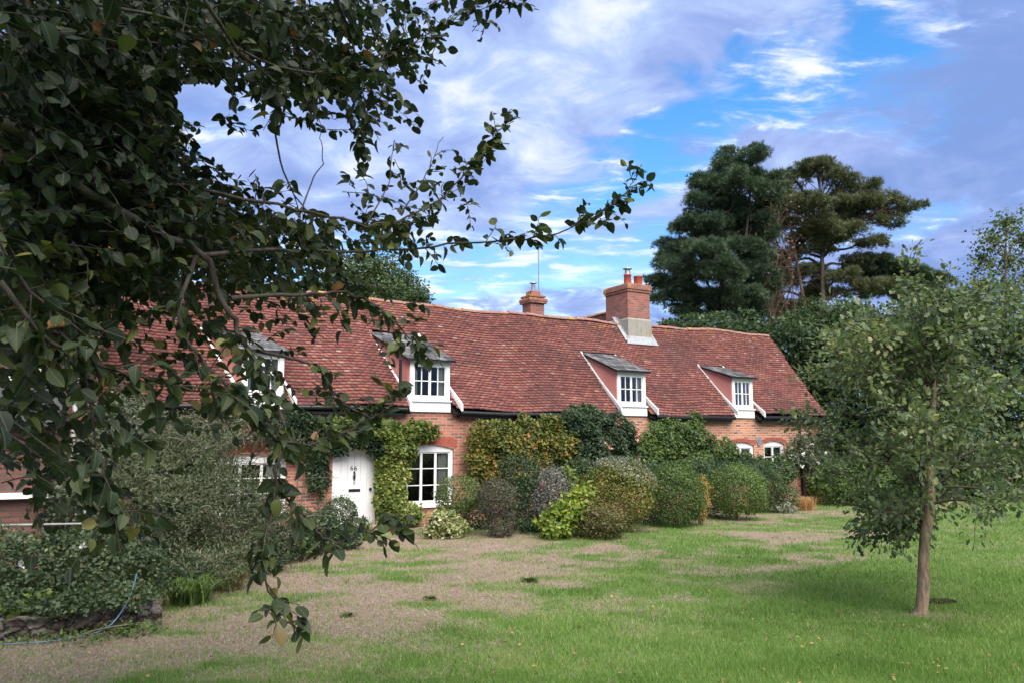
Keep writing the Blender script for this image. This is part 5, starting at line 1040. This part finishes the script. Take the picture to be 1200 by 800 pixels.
for j, row in enumerate(GRID):
    for i, c in enumerate(row.split()):
        c = int(c); n_ = int(round([0, .5, 1.2, 2.6, 4.4, 7.2, 12, 20, 32, 50][c]*(1 if j < 6 else .62)))
        for _ in range(n_):
            u = 50*i+rng.uniform(0, 50); v = 50*j+rng.uniform(0, 50); Yd = 2.15+.0034*u+.0006*v+rng.uniform(-.1, 1.5)*(1 if c > 6 else .6)
            d = np.array([.75, .35, -.25])+rng.normal(size=3)*.5; p = at(u, v, Yd)-off; L_ = rng.uniform(.12, .26)
            p = p-unit(d)*L_*.5; rb = .16*math.exp(-((v-390)/130)**2)-.14*(v < 230)-.05; spray(p, d, L_, rng.integers(6, 9), .062, rb)  # rb: crown light and shade put into leaf tone, top darker
for j, row in enumerate(GRID):          # the far side of the crown, denser, its shade deepened by darker leaf tone
    for i, c in enumerate(row.split()):
        c = int(c)
        if c < 6 or j > 6: continue
        for _ in range([0, 0, 0, 0, 0, 0, 3, 5, 10, 16][c]):
            u = 50*i+rng.uniform(0, 50); v = 50*j+rng.uniform(0, 50); Yd = 4.2+rng.uniform(0, 2.2)
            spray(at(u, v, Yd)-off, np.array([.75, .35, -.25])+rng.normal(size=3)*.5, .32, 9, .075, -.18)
# the crown above and beside the frame
for _ in range(1000):
    u = rng.uniform(-900, 600); v = rng.uniform(-900, -20) if (rng.random() < .65) else rng.uniform(-20, 600)
    if v > -25: u = rng.uniform(-900, -20)
    if v < -25 and u > 420+v*.4: continue
    Yd = rng.uniform(1.6, 4.2); d = np.array([.6, .3, -.2])+rng.normal(size=3)*.6; spray(at(u, v, Yd)-off, d, .3, 7, .07, -.1)
for _ in range(1500):
    d = unit(rng.normal(size=3)); p = np.array([-4.6, .6, 6.0])+d*np.array([3.3, 3.2, 2.2])*(1-.45*rng.random())
    Yw = p[1]
    if p[2] < 3.2: continue
    if Yw > .3:
        u = 600+F*p[0]/Yw; el_ = (p[2]-H)/Yw
        if el_ < .60 and -60 < u < 1260: continue
    spray(p-off, d+rng.normal(size=3)*.5, .35, 7, .075, -.1, tw=.004)
tbw.build('twigs', M['bark_dark'], fg)
PP = np.array(PP); TT = np.array(TT); NN = np.array(NN); SS = np.array(SS); RR = np.array(RR)
kk = pruned(PP+TT*.04); PP, TT, NN, SS, RR = PP[kk], TT[kk], NN[kk], SS[kk], RR[kk]; k = len(PP)
scatter('crown', L_BIG, PP, np.array(TT), np.array(NN), np.array(SS), np.array(RR), M['lf_fg'], fg, smooth=True, curl=rng.uniform(-.4, 2.6, k))
